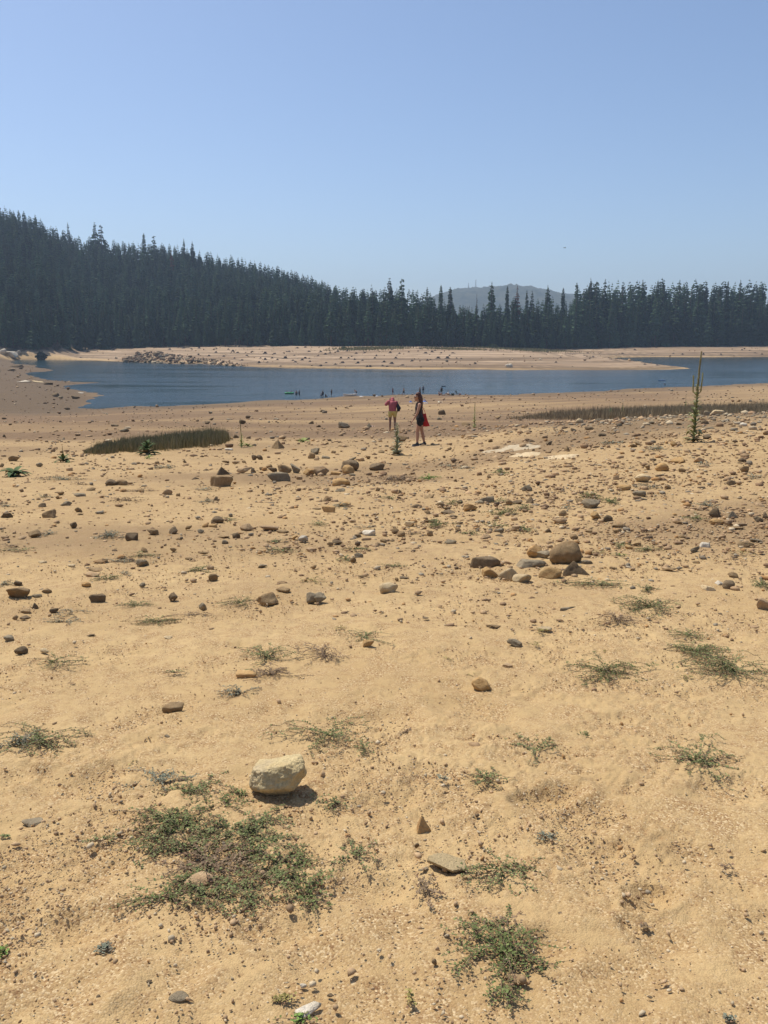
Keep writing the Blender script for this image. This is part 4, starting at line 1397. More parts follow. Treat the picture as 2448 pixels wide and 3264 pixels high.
def spurge(px, py, w, h, tone, dens, label, seed, group="low weeds growing in the sand"):
    p = at(px, py)
    k = depth_of(p) / FPX
    wm = w * k
    ang = math.atan2(EYE - p.z, math.hypot(p.x, p.y))
    dm = max(h * k / math.sin(ang) * .9, wm * .35)
    dm = min(dm, wm * 1.5)
    rad = dm / 2 * 1.3
    leaf = max(.0105, k * 3.19 * 1.5)
    ns = int(np.clip(dens * 15, 4, 42))
    a, b = spurge_mesh(seed, rad, ns, leaf, tone, wm / dm, min(.10, rad * .35))
    r = bpy.data.objects.new("low_weed", None)
    COL.objects.link(r)
    r.location = p
    r.empty_display_size = .05
    tx, ty = (float(ground_z(p.x + .2, p.y)[0] - ground_z(p.x - .2, p.y)[0]) / .4, float(ground_z(p.x, p.y + .2)[0] - ground_z(p.x, p.y - .2)[0]) / .4)
    r.rotation_euler = (math.atan(ty), -math.atan(tx), 0)
    tag(r, label, "weed", group)
    link("stems", a, r)
    link("leaves", b, r)


PLANTS = []


def plants_from(ox, oy, k, text):
    for item in text.replace('\n', ';').split(';'):
        item = item.strip()
        if item:
            q = item.split()
            PLANTS.append((ox + float(q[0]) * k, oy + float(q[1]) * k, float(q[2]) * k, float(q[3]) * k, q[4], float(q[5]), item.split('"')[1] if '"' in item else None))


plants_from(0, 1300, K, '''410 470 260 34 s 1.4; 520 498 130 18 r .8; 1070 392 160 26 s 1; 270 582 130 20 s .8; 830 600 220 26 r 1.2; 900 540 200 26 r 1; 1330 535 200 22 s 1; 320 822 100 46 s 1; 720 838 170 50 s 2.4 "dense grey-green mat beside the dark square boulder"
160 928 240 34 g 1; 60 900 140 26 r .8; 745 1000 200 30 s 1.2; 905 958 170 36 g 1.2; 1300 1058 170 44 g 1.4; 700 1112 170 60 g 1; 800 1078 80 30 s .7; 880 1290 220 46 g 1.8; 1560 1267 220 54 g 1.6; 1010 1390 260 56 d 1.8; 1230 1345 200 44 r .8; 20 1148 90 40 s 1; 470 1330 200 60 s .5; 1345 610 100 24 s 1; 60 640 200 26 s .8; 1500 730 160 24 g .8; 860 1000 200 34 s .7''')
plants_from(816, 1300, K, '''930 468 210 60 r 1.4; 1120 462 120 46 b 1.4 "bright green weed in the stony middle of the slope"; 400 760 100 26 g 1; 640 920 150 36 g 1.4; 160 930 200 30 g 1.4; 130 872 130 26 g 1; 890 1032 150 30 d 1.2; 590 985 90 36 g 1; 1595 690 160 44 d 1.6; 1170 767 170 46 d 1.4; 1380 820 120 30 g 1; 1270 622 90 28 g .9
1545 770 130 40 g 1; 550 640 120 34 s 1.2; 1580 425 110 26 g 1; 380 1120 110 44 y .6; 1010 820 130 34 r .7; 1250 378 150 22 s 1; 1340 395 120 18 s 1; 870 590 90 20 g .8; 720 780 150 24 s .7; 1590 610 90 24 g .9''')
plants_from(1632, 1300, K, '''650 612 100 44 d 1.6 "dark green leafy weed behind the cracked grey boulder"; 500 580 130 34 d 1; 890 515 190 24 s 1.2; 1200 722 120 36 g 1.3; 890 920 170 42 g 1.2; 690 900 90 34 g .8; 710 960 80 20 b .9 "small bright green moss patch on bare sand"; 560 1150 330 70 g 2 "wide grey-green mat in front of the dark triangular boulder"
870 1182 100 46 g 1.2; 890 1290 330 130 g 2.2 "large spreading mat right of the blue-grey sunk stone"; 680 1380 260 80 r 1.6; 1610 1150 110 66 g 1.6; 60 660 120 34 g 1; 1240 632 130 34 s 1.2; 340 652 100 22 s .8; 90 800 130 40 g 1; 560 940 110 24 y .8; 1500 945 140 26 y .6; 630 230 140 30 s .8; 960 270 160 30 s .8; 1230 380 120 20 s .8; 1560 450 120 40 s .7''')
plants_from(1632, 1950, K, '''1130 155 230 70 d 1.4 "small dark weed behind the wide mat at the right edge"; 1180 258 320 110 d 2.6; 1440 385 470 190 g 3 "wide green mat of trailing stems at the photo's right edge"; 610 395 430 180 d 2.2 "spiky dark weed with radiating stems by the photo's right third"; 150 905 290 210 g .7 "sparse weed with one upright arm and one hanging arm"
1225 985 400 260 g 2 "star-shaped green weed below a small dark pebble"; 465 808 90 36 d .8; 195 135 100 40 y .8; 150 222 80 34 y .6; 600 270 70 26 y .5; 1110 435 110 36 y .7''')
plants_from(816, 1950, K, '''470 800 480 240 g 1.5 "sprawling weed with long red-tipped arms beyond the big pale rock"; 690 890 190 110 g .8; 700 165 330 80 g .8; 440 270 280 130 r 1.3 "reddish weed with small pink flowers"; 1205 1085 70 80 s .7; 1500 1090 290 140 g 1.2; 540 1240 250 120 g 1; 535 108 90 30 y .6; 1220 318 100 30 y .7; 1400 418 100 30 y .7; 980 785 110 50 r .6; 60 300 320 130 g 1.6; 90 410 340 100 r 1.4''')
plants_from(0, 1950, K, '''250 840 500 180 g 2.2 "wide dark green weed near the left edge of the sand"; 350 335 320 100 g 1.1; 150 860 220 120 s 1; 1140 400 130 34 g .8; 1560 535 200 90 s 1.3; 420 70 180 60 s .8; 870 978 60 34 y .6''')
plants_from(400, 2400, .4099, '''420 620 420 300 g 1.8; 640 880 520 300 r 1.6; 950 620 460 340 g 1.6; 560 1000 560 200 g 1.6; 280 240 420 170 s 1.6 "pale thin weed at the upper end of the matted spurge"; 520 300 420 190 g 2; 880 330 110 260 d 1 "single upright green sprig beside the big pale rock"; 330 560 560 260 d 2.6 "dense green left lobe of the matted spurge"; 760 420 420 200 d 2; 1060 560 330 260 g 1.6; 500 740 620 280 g 2.4; 800 620 420 260 g 2; 1010 770 460 260 g 2.2
700 880 620 260 r 1.8; 300 1130 680 200 d 2.2 "low green lobe trailing to the lower left of the matted spurge"; 560 1040 260 160 d 1.8; 1180 850 480 220 g 2; 1330 900 340 180 d 1.6; 1400 1120 420 320 d 1.6 "two thick green arms reaching out at the lower right of the spurge"; 980 1180 380 200 g 1.2; 880 1060 480 200 g 1.8; 640 1120 420 220 g 1.4; 1200 1010 420 240 g 1.4; 1180 720 360 180 g 1.4''')
plants_from(816, 2564, K, '''620 350 290 190 g 1.1 "small forked green weed between the spurge and the flat slab"; 1600 440 420 240 g 1.4 "trailing weed with thin arms right of the flat slab"; 1620 960 520 400 d 3.2 "thick green cushion weed low in the right half of the foreground"; 1590 1230 160 200 d 1; 1110 560 160 150 r 1 "dry brown twiggy weed below the flat slab"; 175 1275 110 60 y 1 "small olive moss tuft above the whitish flat stone"; 250 1400 190 60 b 1; 1010 1270 90 100 y .5; 1640 800 260 160 r 1''')
plants_from(0, 2564, K, '''670 945 100 60 s 1.6 "tiny grey rosette alone in the lower left sand"; 660 245 220 80 g .8; 10 960 70 110 b 1 "bright weed cut off by the photo's left edge"; 30 220 60 20 g .5''')
plants_from(1632, 2564, K, '''225 225 130 80 s 1 "tiny grey weed with pinkish heads above the trailing weed"; 100 420 260 120 g .8; 1400 1390 60 30 s .6; 870 810 60 40 r .5; 330 740 120 60 r .6; 1400 420 100 40 r .5''')

TONE = {'g': 'grey-green', 'd': 'dark green', 'b': 'bright green', 'r': 'reddish', 'y': 'olive', 's': 'dull grey'}


def plant_weeds():
    seen = {}
    labs = [p[6] for p in PLANTS]
    for i, (px, py, w, h, tone, dens, lab) in enumerate(PLANTS):
        if lab is None:
            nm, mx, my = min(MARKS, key=lambda m: (abs(m[1] - px) ** 2 + (2.2 * (m[2] - py)) ** 2))
            dx, dy = px - mx, 2.2 * (py - my)
            rel = ("right of" if dx > 0 else "left of") if abs(dx) > abs(dy) else ("in front of" if dy > 0 else "beyond")
            seen.setdefault((tone, rel, nm), []).append((dx * dx + dy * dy, i))
    for (tone, rel, nm), L in seen.items():
        L.sort()
        for r, (_, i) in enumerate(L):
            labs[i] = f"{'first ' if r == 0 else ORD[min(r, 9)]}{TONE[tone]} weed counting outward, {rel} {nm}" if len(L) > 1 else f"the only {TONE[tone]} weed {rel} {nm}"
    for i, (px, py, w, h, tone, dens, lab) in enumerate(PLANTS):
        spurge(px, py, w, h, tone, dens, labs[i], 4000 + i)
    print("weeds", len(PLANTS))


plant_weeds()


def leaf_strip(V, Q, C, n, base, az, elev, L, W, droop, col, g):
    """one broad pointed leaf, folded along its rib"""
    seg = 5
    d = np.array([math.cos(az), math.sin(az)])
    side = np.array([-d[1], d[0], 0])
    prof = [.25, .8, 1.0, .85, .5, .02]
    p = np.array(base, float)
    e = elev
    rows = []
    for i in range(seg + 1):
        w = W * prof[i]
        rows.append((p - side * w / 2 + [0, 0, w * .18], p.copy(), p + side * w / 2 + [0, 0, w * .18]))
        p = p + np.array([d[0] * math.cos(e), d[1] * math.cos(e), math.sin(e)]) * L / seg
        e -= droop / seg
    for i, r in enumerate(rows):
        V += [*r]
        C += [col * g.uniform(.9, 1.1)] * 3
        if i:
            a = n + 3 * (i - 1)
            Q += [(a, a + 1, a + 4, a + 3), (a + 1, a + 2, a + 5, a + 4)]
    return n + 3 * len(rows)


def mullein(px, py_base, py_top, seed, label, leaf_zone=.55, nleaf=40, leaf=.28, spikes=0, green=((0.17, 0.20, 0.09), (0.26, 0.27, 0.14)), spike_from=.55, stalk=True, ros=10, thick=1.0):
    g = np.random.default_rng(seed)
    p = at(px, py_base)
    hgt = (py_base - py_top) * depth_of(p) / FPX / CP
    r = bpy.data.objects.new("mullein_plant", None)
    COL.objects.link(r)
    r.location = p
    r.empty_display_size = .05
    tag(r, label, "wild plant", "mulleins on the slope")
    lo, hi = np.array(green[0]), np.array(green[1])
    if stalk:
        lean = g.uniform(-.03, .03)
        pts = [(lean * hgt * t * t + .008 * math.sin(6 * t), .01 * math.sin(5 * t), hgt * t) for t in np.linspace(0, 1, 9)]
        rad = lambda t: (.019 * (1 - t) + .008) * thick * (hgt / 1.9) ** .5
        ts = np.linspace(0, 1, 9)
        caps = [(pts[i], rad(ts[i]), pts[i + 1], rad(ts[i + 1])) for i in range(8)]
        link("stalk", tube_mesh("stalk", caps, STALKM, 8), r)
        # flower spike: knobbly rod
        V, Q, C, n = [], [], [], 0
        sp_caps = []
        for t in np.arange(spike_from, 1.0, .012):
            i = min(7, int(t * 8))
            f = t * 8 - i
            q0 = np.array(pts[i]) * (1 - f) + np.array(pts[i + 1]) * f
            for _ in range(5):
                a = g.uniform(0, 6.28)
                rr = (.026 * (1.05 - t) ** .5 + .012) * thick * (hgt / 1.9) ** .5
                sp_caps.append((q0, rr * .5, q0 + np.array([math.cos(a) * rr, math.sin(a) * rr, .012]), rr * .28))
        link("flower_spike", tube_mesh("flower_spike", sp_caps, plain("mullein_buds", (0.20, 0.17, 0.075), .9, 60), 5), r)
        for s in range(spikes):
            a = (math.pi * .97, .15, 2.6, -.6, .9)[s]
            b = np.array([0, 0, hgt * .52])
            L = hgt * (.17, .2, .12, .13, .1)[s]
            e = b + np.array([math.cos(a) * .09, math.sin(a) * .03, .09])
            top = e + np.array([math.cos(a) * .015, 0, L])
            sc_ = [(b, .011, e, .011), (e, .014, top, .010)]
            for t in np.linspace(0, 1, 22):
                for _ in range(3):
                    a2 = g.uniform(0, 6.28)
                    q0 = e + (top - e) * t
                    sc_.append((q0, .010, q0 + np.array([math.cos(a2) * .02, math.sin(a2) * .02, .01]), .006))
            link("flower_spike", tube_mesh("flower_spike", sc_, plain("mullein_side_buds", (0.24, 0.22, 0.08), .9, 60), 5), r)
    V, Q, C, n = [], [], [], 0
    for i in range(nleaf if stalk else 0):
        t = (i + g.uniform(0, 1)) / nleaf
        z = hgt * (.04 + (leaf_zone - .04) * t)
        az = i * 2.4 + g.uniform(-.3, .3)
        L = 1.1 * leaf * (1 - .66 * t) * g.uniform(.75, 1.2)
        n = leaf_strip(V, Q, C, n, (0.01 * math.cos(az), .01 * math.sin(az), z), az, g.uniform(.5, 1.25), L, L * .36, g.uniform(.6, 2.2) * (1 - .4 * t), lo + (hi - lo) * g.random(), g)
    for i in range(ros):
        az = i * 6.283 / max(1, ros) + g.uniform(-.3, .3)
        L = leaf * g.uniform(.8, 1.25)
        c = lo + (hi - lo) * g.random()
        if stalk and g.random() < .5:
            c = np.array([0.26, 0.20, 0.10]) * g.uniform(.8, 1.2)
        n = leaf_strip(V, Q, C, n, (0, 0, .02), az, g.uniform(.15, .9), L, L * .36, g.uniform(.6, 1.6), c, g)
    link("leaves", mesh_data("leaves", np.array(V), [np.array(Q)], [LEAFM], True, np.array(C)), r)
    return r


YG = ((0.22, 0.25, 0.075), (0.33, 0.34, 0.12))
DG = ((0.06, 0.095, 0.035), (0.11, 0.15, 0.06))
mullein(2210, 1410, 1131, 21, "tallest mullein with a long bare spire and two side spikes", .62, 75, .25, 2, spike_from=.54, green=((0.17, 0.20, 0.085), (0.29, 0.30, 0.15)), ros=16)
mullein(1266, 1452, 1350, 22, "leafy greyish mullein standing in front of the two walkers", .98, 60, .22, 0, ((0.20, 0.22, 0.13), (0.30, 0.31, 0.20)), .9, ros=16, thick=.8)
mullein(1512, 1364, 1285, 23, "thin pale mullein alone on the slope right of the woman", .85, 36, .20, 0, YG, .75, ros=8, thick=.7)
mullein(770, 1427, 1335, 24, "thin yellow-green mullein at the right end of the reed patch", .5, 24, .16, 0, YG, .55, ros=8, thick=.7)
mullein(470, 1450, 1408, 25, "bushy bright green plant in front of the reed patch", .95, 30, .34, 0, DG, .97, ros=14, thick=.6)
mullein(203, 1473, 1424, 26, "green plant with a single thin flower spike left of the reeds", .3, 8, .26, 0, DG, .35, ros=14, thick=.6)
mullein(45, 1517, 1500, 27, "flat dark green rosette at the photo's left edge", stalk=False, nleaf=0, leaf=.32, green=DG, ros=18)
mullein(1945, 1332, 1300, 28, "leafy green plant at the edge of the brown reeds, left of a pale spike", .95, 34, .30, 0, ((0.11, 0.15, 0.07), (0.18, 0.22, 0.11)), .97, ros=12, thick=.7)
mullein(1984, 1330, 1279, 29, "pale short mullein spike beside the leafy plant at the reed edge", .7, 30, .22, 0, YG, .7, ros=8, thick=.7)
mullein(2184, 1310, 1257, 30, "small mullein spike just left of the tallest one, among the reeds", .6, 36, .26, 0, ((0.16, 0.20, 0.08), (0.24, 0.27, 0.11)), .6, ros=12, thick=.7)
mullein(1893, 1335, 1322, 31, "small round green plant at the left of the reed-edge group", stalk=False, nleaf=0, leaf=.3, green=DG, ros=16)
mullein(968, 1410, 1398, 32, "small spiky green tuft right of the brown hump-shaped boulder", stalk=False, nleaf=0, leaf=.26, green=YG, ros=16)
mullein(790, 1425, 1415, 33, "little green seedling at the foot of the yellow-green mullein", stalk=False, nleaf=0, leaf=.2, green=YG, ros=12)
mullein(473, 1462, 1454, 34, "little green seedling in front of the bushy plant", stalk=False, nleaf=0, leaf=.15, green=YG, ros=10)


# ---------------------------------------------------------------- reeds and grasses
def blades(name, label, pts, h, width, cols, seed, lean=.25):
    g = np.random.default_rng(seed)
    n = len(pts)
    az = g.uniform(0, 6.28, n)
    ln = g.normal(0, lean, (n, 2)) * h[:, None]
    wx, wy = np.cos(az) * width / 2, np.sin(az) * width / 2
    x, y, z = pts.T
    V = np.stack([np.stack([x - wx, y - wy, z - .02], 1), np.stack([x + wx, y + wy, z - .02], 1),
                  np.stack([x + ln[:, 0] * .4 + wx * .8, y + ln[:, 1] * .4 + wy * .8, z + h * .55], 1), np.stack([x + ln[:, 0] * .4 - wx * .8, y + ln[:, 1] * .4 - wy * .8, z + h * .55], 1),
                  np.stack([x + ln[:, 0], y + ln[:, 1], z + h], 1)], 1).reshape(-1, 3)
    o5 = np.arange(n) * 5
    Q = np.stack([o5, o5 + 1, o5 + 2, o5 + 3], 1)
    T = np.stack([o5 + 3, o5 + 2, o5 + 4], 1)
    o = link(name, mesh_data(name, V, [Q, T], [LEAFM], False, np.repeat(cols, 5, 0)))
    tag(o, label, "reeds" if "reed" in name else "grass", kind="stuff")


def mix_cols(n, g, a, b):
    t = g.random((n, 1))
    return (np.array(a) * (1 - t) + np.array(b) * t) * g.uniform(.8, 1.2, (n, 1))


def build_reeds():
    g = np.random.default_rng(81)
    # dark patch on the left: its front edge in pixels, and how deep it reaches
    n = 20000
    t = g.random(n)
    px = 288 + t * (722 - 288)
    fy = np.interp(px, [288, 330, 440, 560, 650, 700, 722], [1446, 1446, 1442, 1432, 1424, 1416, 1404])
    grid = {q: at(q, np.interp(q, [288, 330, 440, 560, 650, 700, 722], [1446, 1446, 1442, 1432, 1424, 1416, 1404])) for q in range(284, 730, 6)}
    ks = np.array(sorted(grid))
    gx, gy = np.array([grid[q].x for q in ks]), np.array([grid[q].y for q in ks])
    x0, y0 = np.interp(px, ks, gx), np.interp(px, ks, gy)
    dep = np.interp(px, [288, 340, 450, 600, 690, 722], [.6, 2.0, 3.8, 5.2, 5.0, 1.8])
    f = g.beta(1.3, 1.3, n)
    edge = .5 * vnoise(px / 9, px * 0, 5)
    y = y0 + edge + f * dep
    x = x0 * y / y0 + g.normal(0, .09, n)
    y = y + g.normal(0, .15, n)
    hh = np.interp(px, [288, 310, 400, 560, 700, 722], [.10, .18, .26, .33, .37, .30]) * g.uniform(.45, 1.2, n)
    hh *= .8 + .4 * smooth(-.6, .6, fbm(x / .5, y / .5, 82, 2))
    c = mix_cols(n, g, (0.15, 0.145, 0.07), (0.31, 0.26, 0.14))
    c = np.where((g.random(n) < .12)[:, None], mix_cols(n, g, (0.25, 0.2, 0.125), (0.33, 0.27, 0.17)), c)
    blades("reed_bed", "dark green-brown rush patch growing in a wedge on the left of the slope", np.stack([x, y, ground_z(x, y)], 1), hh * np.clip(1 + .16 * g.normal(size=n), .6, 1.5), .016, c, 83, .16)
    # dry brown belt behind the right-hand crest
    n = 62000
    a0, a1 = 10.0, 48.0
    x = a0 + (a1 - a0) * g.random(n) ** .75
    x = x[g.random(n) < .15 + .85 * smooth(a0, a0 + 7, x)]
    n = len(x)
    yc = 70 + (x - 12) * .12
    y = yc + g.normal(0, 5.5, n) * smooth(a0 - 1, a0 + 5, x) + .8 * vnoise(x / 3, x * 0, 6)
    hh = g.uniform(.3, .9, n) * (.3 + .7 * smooth(a0, a0 + 9, x)) * (.85 + .3 * smooth(-.5, .5, vnoise(x / 2.5, y / 2.5, 9)))
    c = mix_cols(n, g, (0.21, 0.16, 0.09), (0.37, 0.29, 0.175))
    blades("dry_reeds", "belt of dry brown reeds behind the stony crest on the right", np.stack([x, y, ground_z(x, y)], 1), hh, .035, c, 84, .14)
    # thin grass on the far banks under the trees
    xs, ys = [], []
    for cx, cy, w, d, m in ((1600, 1110, 330, 16, 6000), (1180, 1112, 200, 12, 2400), (1650, 1114, 160, 10, 1800), (1440, 1114, 180, 8, 1200)):
        p = at(cx, cy)
        k = depth_of(p) / FPX
        for _ in range(m):
            xs.append(p.x + g.normal(0, w * k * .28))
            ys.append(min(p.y + g.normal(0, d), float(tree_line(p.x / p.y)) + 6))
    x, y = np.array(xs), np.array(ys)
    blades("bank_grass", "thin greenish grass at the foot of the forest on the far bank", np.stack([x, y, ground_z(x, y)], 1), g.uniform(.4, 1.3, len(x)), .35, mix_cols(len(x), g, (0.14, 0.14, 0.06), (0.25, 0.22, 0.11)), 85, .4)


build_reeds()


def shrub(px, py, w, h, label, col, seed):
    g = np.random.default_rng(seed)
    p = at(px, py)
    k = depth_of(p) / FPX
    wm, hm = w * k, h * k
    n = 700
    d = g.normal(size=(n, 3))
    d /= np.linalg.norm(d, axis=1, keepdims=True)
    rr = g.random(n) ** .4
    c = d * rr[:, None] * np.array([wm / 2, wm / 2.4, hm * .55]) * (1 + .3 * vnoise3(d * 2, seed))[:, None] + np.array([0, 0, hm * .5])
    e1 = g.normal(size=(n, 3))
    e1 /= np.linalg.norm(e1, axis=1, keepdims=True)
    e2 = np.cross(e1, g.normal(size=(n, 3)))
    e2 /= np.linalg.norm(e2, axis=1, keepdims=True)
    s = hm * .13
    V = np.stack([c - e1 * s, c + e2 * s * .7, c + e1 * s, c - e2 * s * .7], 1).reshape(-1, 3)
    Q = np.arange(4 * n).reshape(-1, 4)
    C = np.repeat(mix_cols(n, g, np.array(col) * .8, np.array(col) * 1.3), 4, 0)
    r = bpy.data.objects.new("shrub", None)
    COL.objects.link(r)
    r.location = p
    tag(r, label, "shrub")
    caps = [((0, 0, 0), .09, (g.normal(0, .3), g.normal(0, .3), hm * .7), .03) for _ in range(5)]
    link("stems", tube_mesh("stems", caps, STEMM, 5), r)
    link("foliage", mesh_data("foliage", V, [Q], [LEAFM], False, C), r)


for i, (px, py, w, h, lab, col) in enumerate([(1570, 1110, 34, 14, "yellow-green shrub at the left of the row under the far hill", (.085, .105, .035)), (1603, 1109, 30, 11, "low olive shrub second in the row under the far hill", (.07, .085, .035)), (1636, 1110, 36, 15, "broad green shrub in the middle of the row under the far hill", (.075, .095, .03)),
                                              (1672, 1109, 30, 20, "tallest yellow-green shrub of the row under the far hill", (.10, .115, .04)), (1700, 1111, 24, 10, "small shrub at the right end of the row under the far hill", (.075, .09, .035)), (1096, 1112, 18, 7, "small green shrub on the far bank left of the forest gap", (.09, .11, .04)),
                                              (133, 1150, 32, 26, "dark bush at the waterline below the shaded left bank", (.03, .04, .025)), (180, 1115, 26, 18, "grey twiggy bush on the shaded left bank", (.10, .09, .075)), (240, 1104, 22, 12, "grey bare bush at the top of the pale left bank", (.13, .12, .10))]):
    shrub(px, py, w, h, lab, col, 900 + i)


# ---------------------------------------------------------------- people
def capsule_bm(caps, seg=14, balls=()):
    """closed tapered capsules; overlapping ones are fused into one skin later"""
    V, F, n = [], [], 0
    a = np.linspace(0, 2 * math.pi, seg, endpoint=False)
    for c in caps:
        p0, r0, p1, r1 = np.array(c[0], float), c[1], np.array(c[2], float), c[3]
        d = p1 - p0
        L = np.linalg.norm(d)
        d = d / L if L > 1e-9 else np.array([0, 0, 1.0])
        h = np.array([1.0, 0, 0]) if abs(d[0]) < .8 else np.array([0, 1.0, 0])
        e1 = np.cross(d, h)
        e1 /= np.linalg.norm(e1)
        e2 = np.cross(d, e1)
        rings = []
        for k in range(1, 4):
            t = math.pi / 2 * k / 3
            rings.append((p0 - d * r0 * math.cos(t), r0 * math.sin(t)))
        for k in range(0, 3):
            t = math.pi / 2 * k / 3
            rings.append((p1 + d * r1 * math.sin(t), r1 * math.cos(t)))
        pts = [p0 - d * r0]
        for cc, rr in rings:
            pts += list(cc + (np.cos(a)[:, None] * e1 + np.sin(a)[:, None] * e2) * rr)
        pts.append(p1 + d * r1)
        V += pts
        m = len(rings)
        for i in range(seg):
            j = (i + 1) % seg
            F.append((n, n + 1 + j, n + 1 + i))
            for k in range(m - 1):
                b = n + 1 + k * seg
                F.append((b + i, b + j, b + seg + j, b + seg + i))
            b = n + 1 + (m - 1) * seg
            F.append((b + i, b + j, n + 1 + m * seg))
        n += len(pts)
    bm = bmesh.new()
    vs = [bm.verts.new(v) for v in V]
    for f in F:
        bm.faces.new([vs[i] for i in f])
    bmesh.ops.recalc_face_normals(bm, faces=bm.faces[:])
    return bm


def fused(name, caps, mat, voxel, smooth_it=6, squash=None):
    """one continuous skin round a set of tapered limbs"""
    bm = capsule_bm(caps)
    me = bpy.data.meshes.new(name)
    bm.to_mesh(me)
    bm.free()
    o = bpy.data.objects.new(name, me)
    COL.objects.link(o)
    r = o.modifiers.new("r", 'REMESH')
    r.mode = 'VOXEL'
    r.voxel_size = voxel
    s = o.modifiers.new("s", 'SMOOTH')
    s.factor = .5
    s.iterations = smooth_it
    dg = bpy.context.evaluated_depsgraph_get()
    new = bpy.data.meshes.new_from_object(o.evaluated_get(dg))
    bpy.data.objects.remove(o)
    new.name = name
    new.materials.clear()
    new.materials.append(mat)
    new.polygons.foreach_set("use_smooth", np.ones(len(new.polygons), dtype=bool))
    return new


SKIN = plain("fair_skin", (0.40, 0.22, 0.145), .6, 20, .08)  # the woman's own skin colour, lighter than the tanned one
SKIN2 = plain("tanned_skin", (0.27, 0.145, 0.09), .6, 20, .08)
HAIR = plain("auburn_hair", (0.075, 0.028, 0.02), .6, 60, .4)
BLACKCLOTH = plain("black_cotton", (0.018, 0.018, 0.02), .9, 60, .3)
DARKTOP = plain("dark_brown_top", (0.045, 0.035, 0.033), .9, 60, .3)
PINK = plain("dusty_pink_shirt", (0.42, 0.115, 0.125), .9, 25, .15)
YELLOW = plain("pale_yellow_shorts", (0.62, 0.47, 0.15), .9, 25, .12)
RED = plain("red_bag_cloth", (0.42, 0.028, 0.028), .8, 25, .12)
BLACKBAG = plain("black_bag_cloth", (0.02, 0.022, 0.028), .75, 25, .2)
SHOE = plain("dark_trainers", (0.03, 0.032, 0.036), .8, 50, .4)
SOLE = plain("grey_shoe_soles", (0.30, 0.30, 0.30), .8, 50, .2)
GLASS = plain("dark_sunglasses", (0.01, 0.01, 0.012), .2, 50, .1, .5)


def hand(wrist, direction, curl, side, r=.0085):
    """palm, four bent fingers of different length and a thumb from the palm's side"""
    w, d = np.array(wrist, float), np.array(direction, float)
    d /= np.linalg.norm(d)
    s = np.array(side, float)
    s -= d * (s @ d)
    s /= np.linalg.norm(s)
    c = np.array(curl, float)
    c -= d * (c @ d)
    c /= np.linalg.norm(c)
    out = []
    palm = w + d * .085
    for k, (off, ln) in enumerate(((-.03, .066), (-.011, .078), (.010, .074), (.03, .058))):
        b = palm + s * off
        out.append((w + s * off * .5, .017, b, .0125))
        m = b + d * ln * .55 + c * ln * .15
        e = m + d * ln * .38 + c * ln * .4
        out += [(b, r * 1.1, m, r), (m, r, e, r * .8)]
    t0 = w + d * .03 - s * .028
    t1 = t0 + d * .035 - s * .03 + c * .01
    out += [(t0, r * 1.4, t1, r * 1.15), (t1, r * 1.15, t1 + d * .032 + c * .012 - s * .004, r * .9)]
    return out


def person(name_label, p, rotz, group, bodies):
    r = bpy.data.objects.new("person", None)
    COL.objects.link(r)
    r.location = p
    r.rotation_euler = (0, 0, rotz)
    r.empty_display_size = .1
    tag(r, name_label, "person", group)
    for nm, me in bodies:
        link(nm, me, r)
    return r


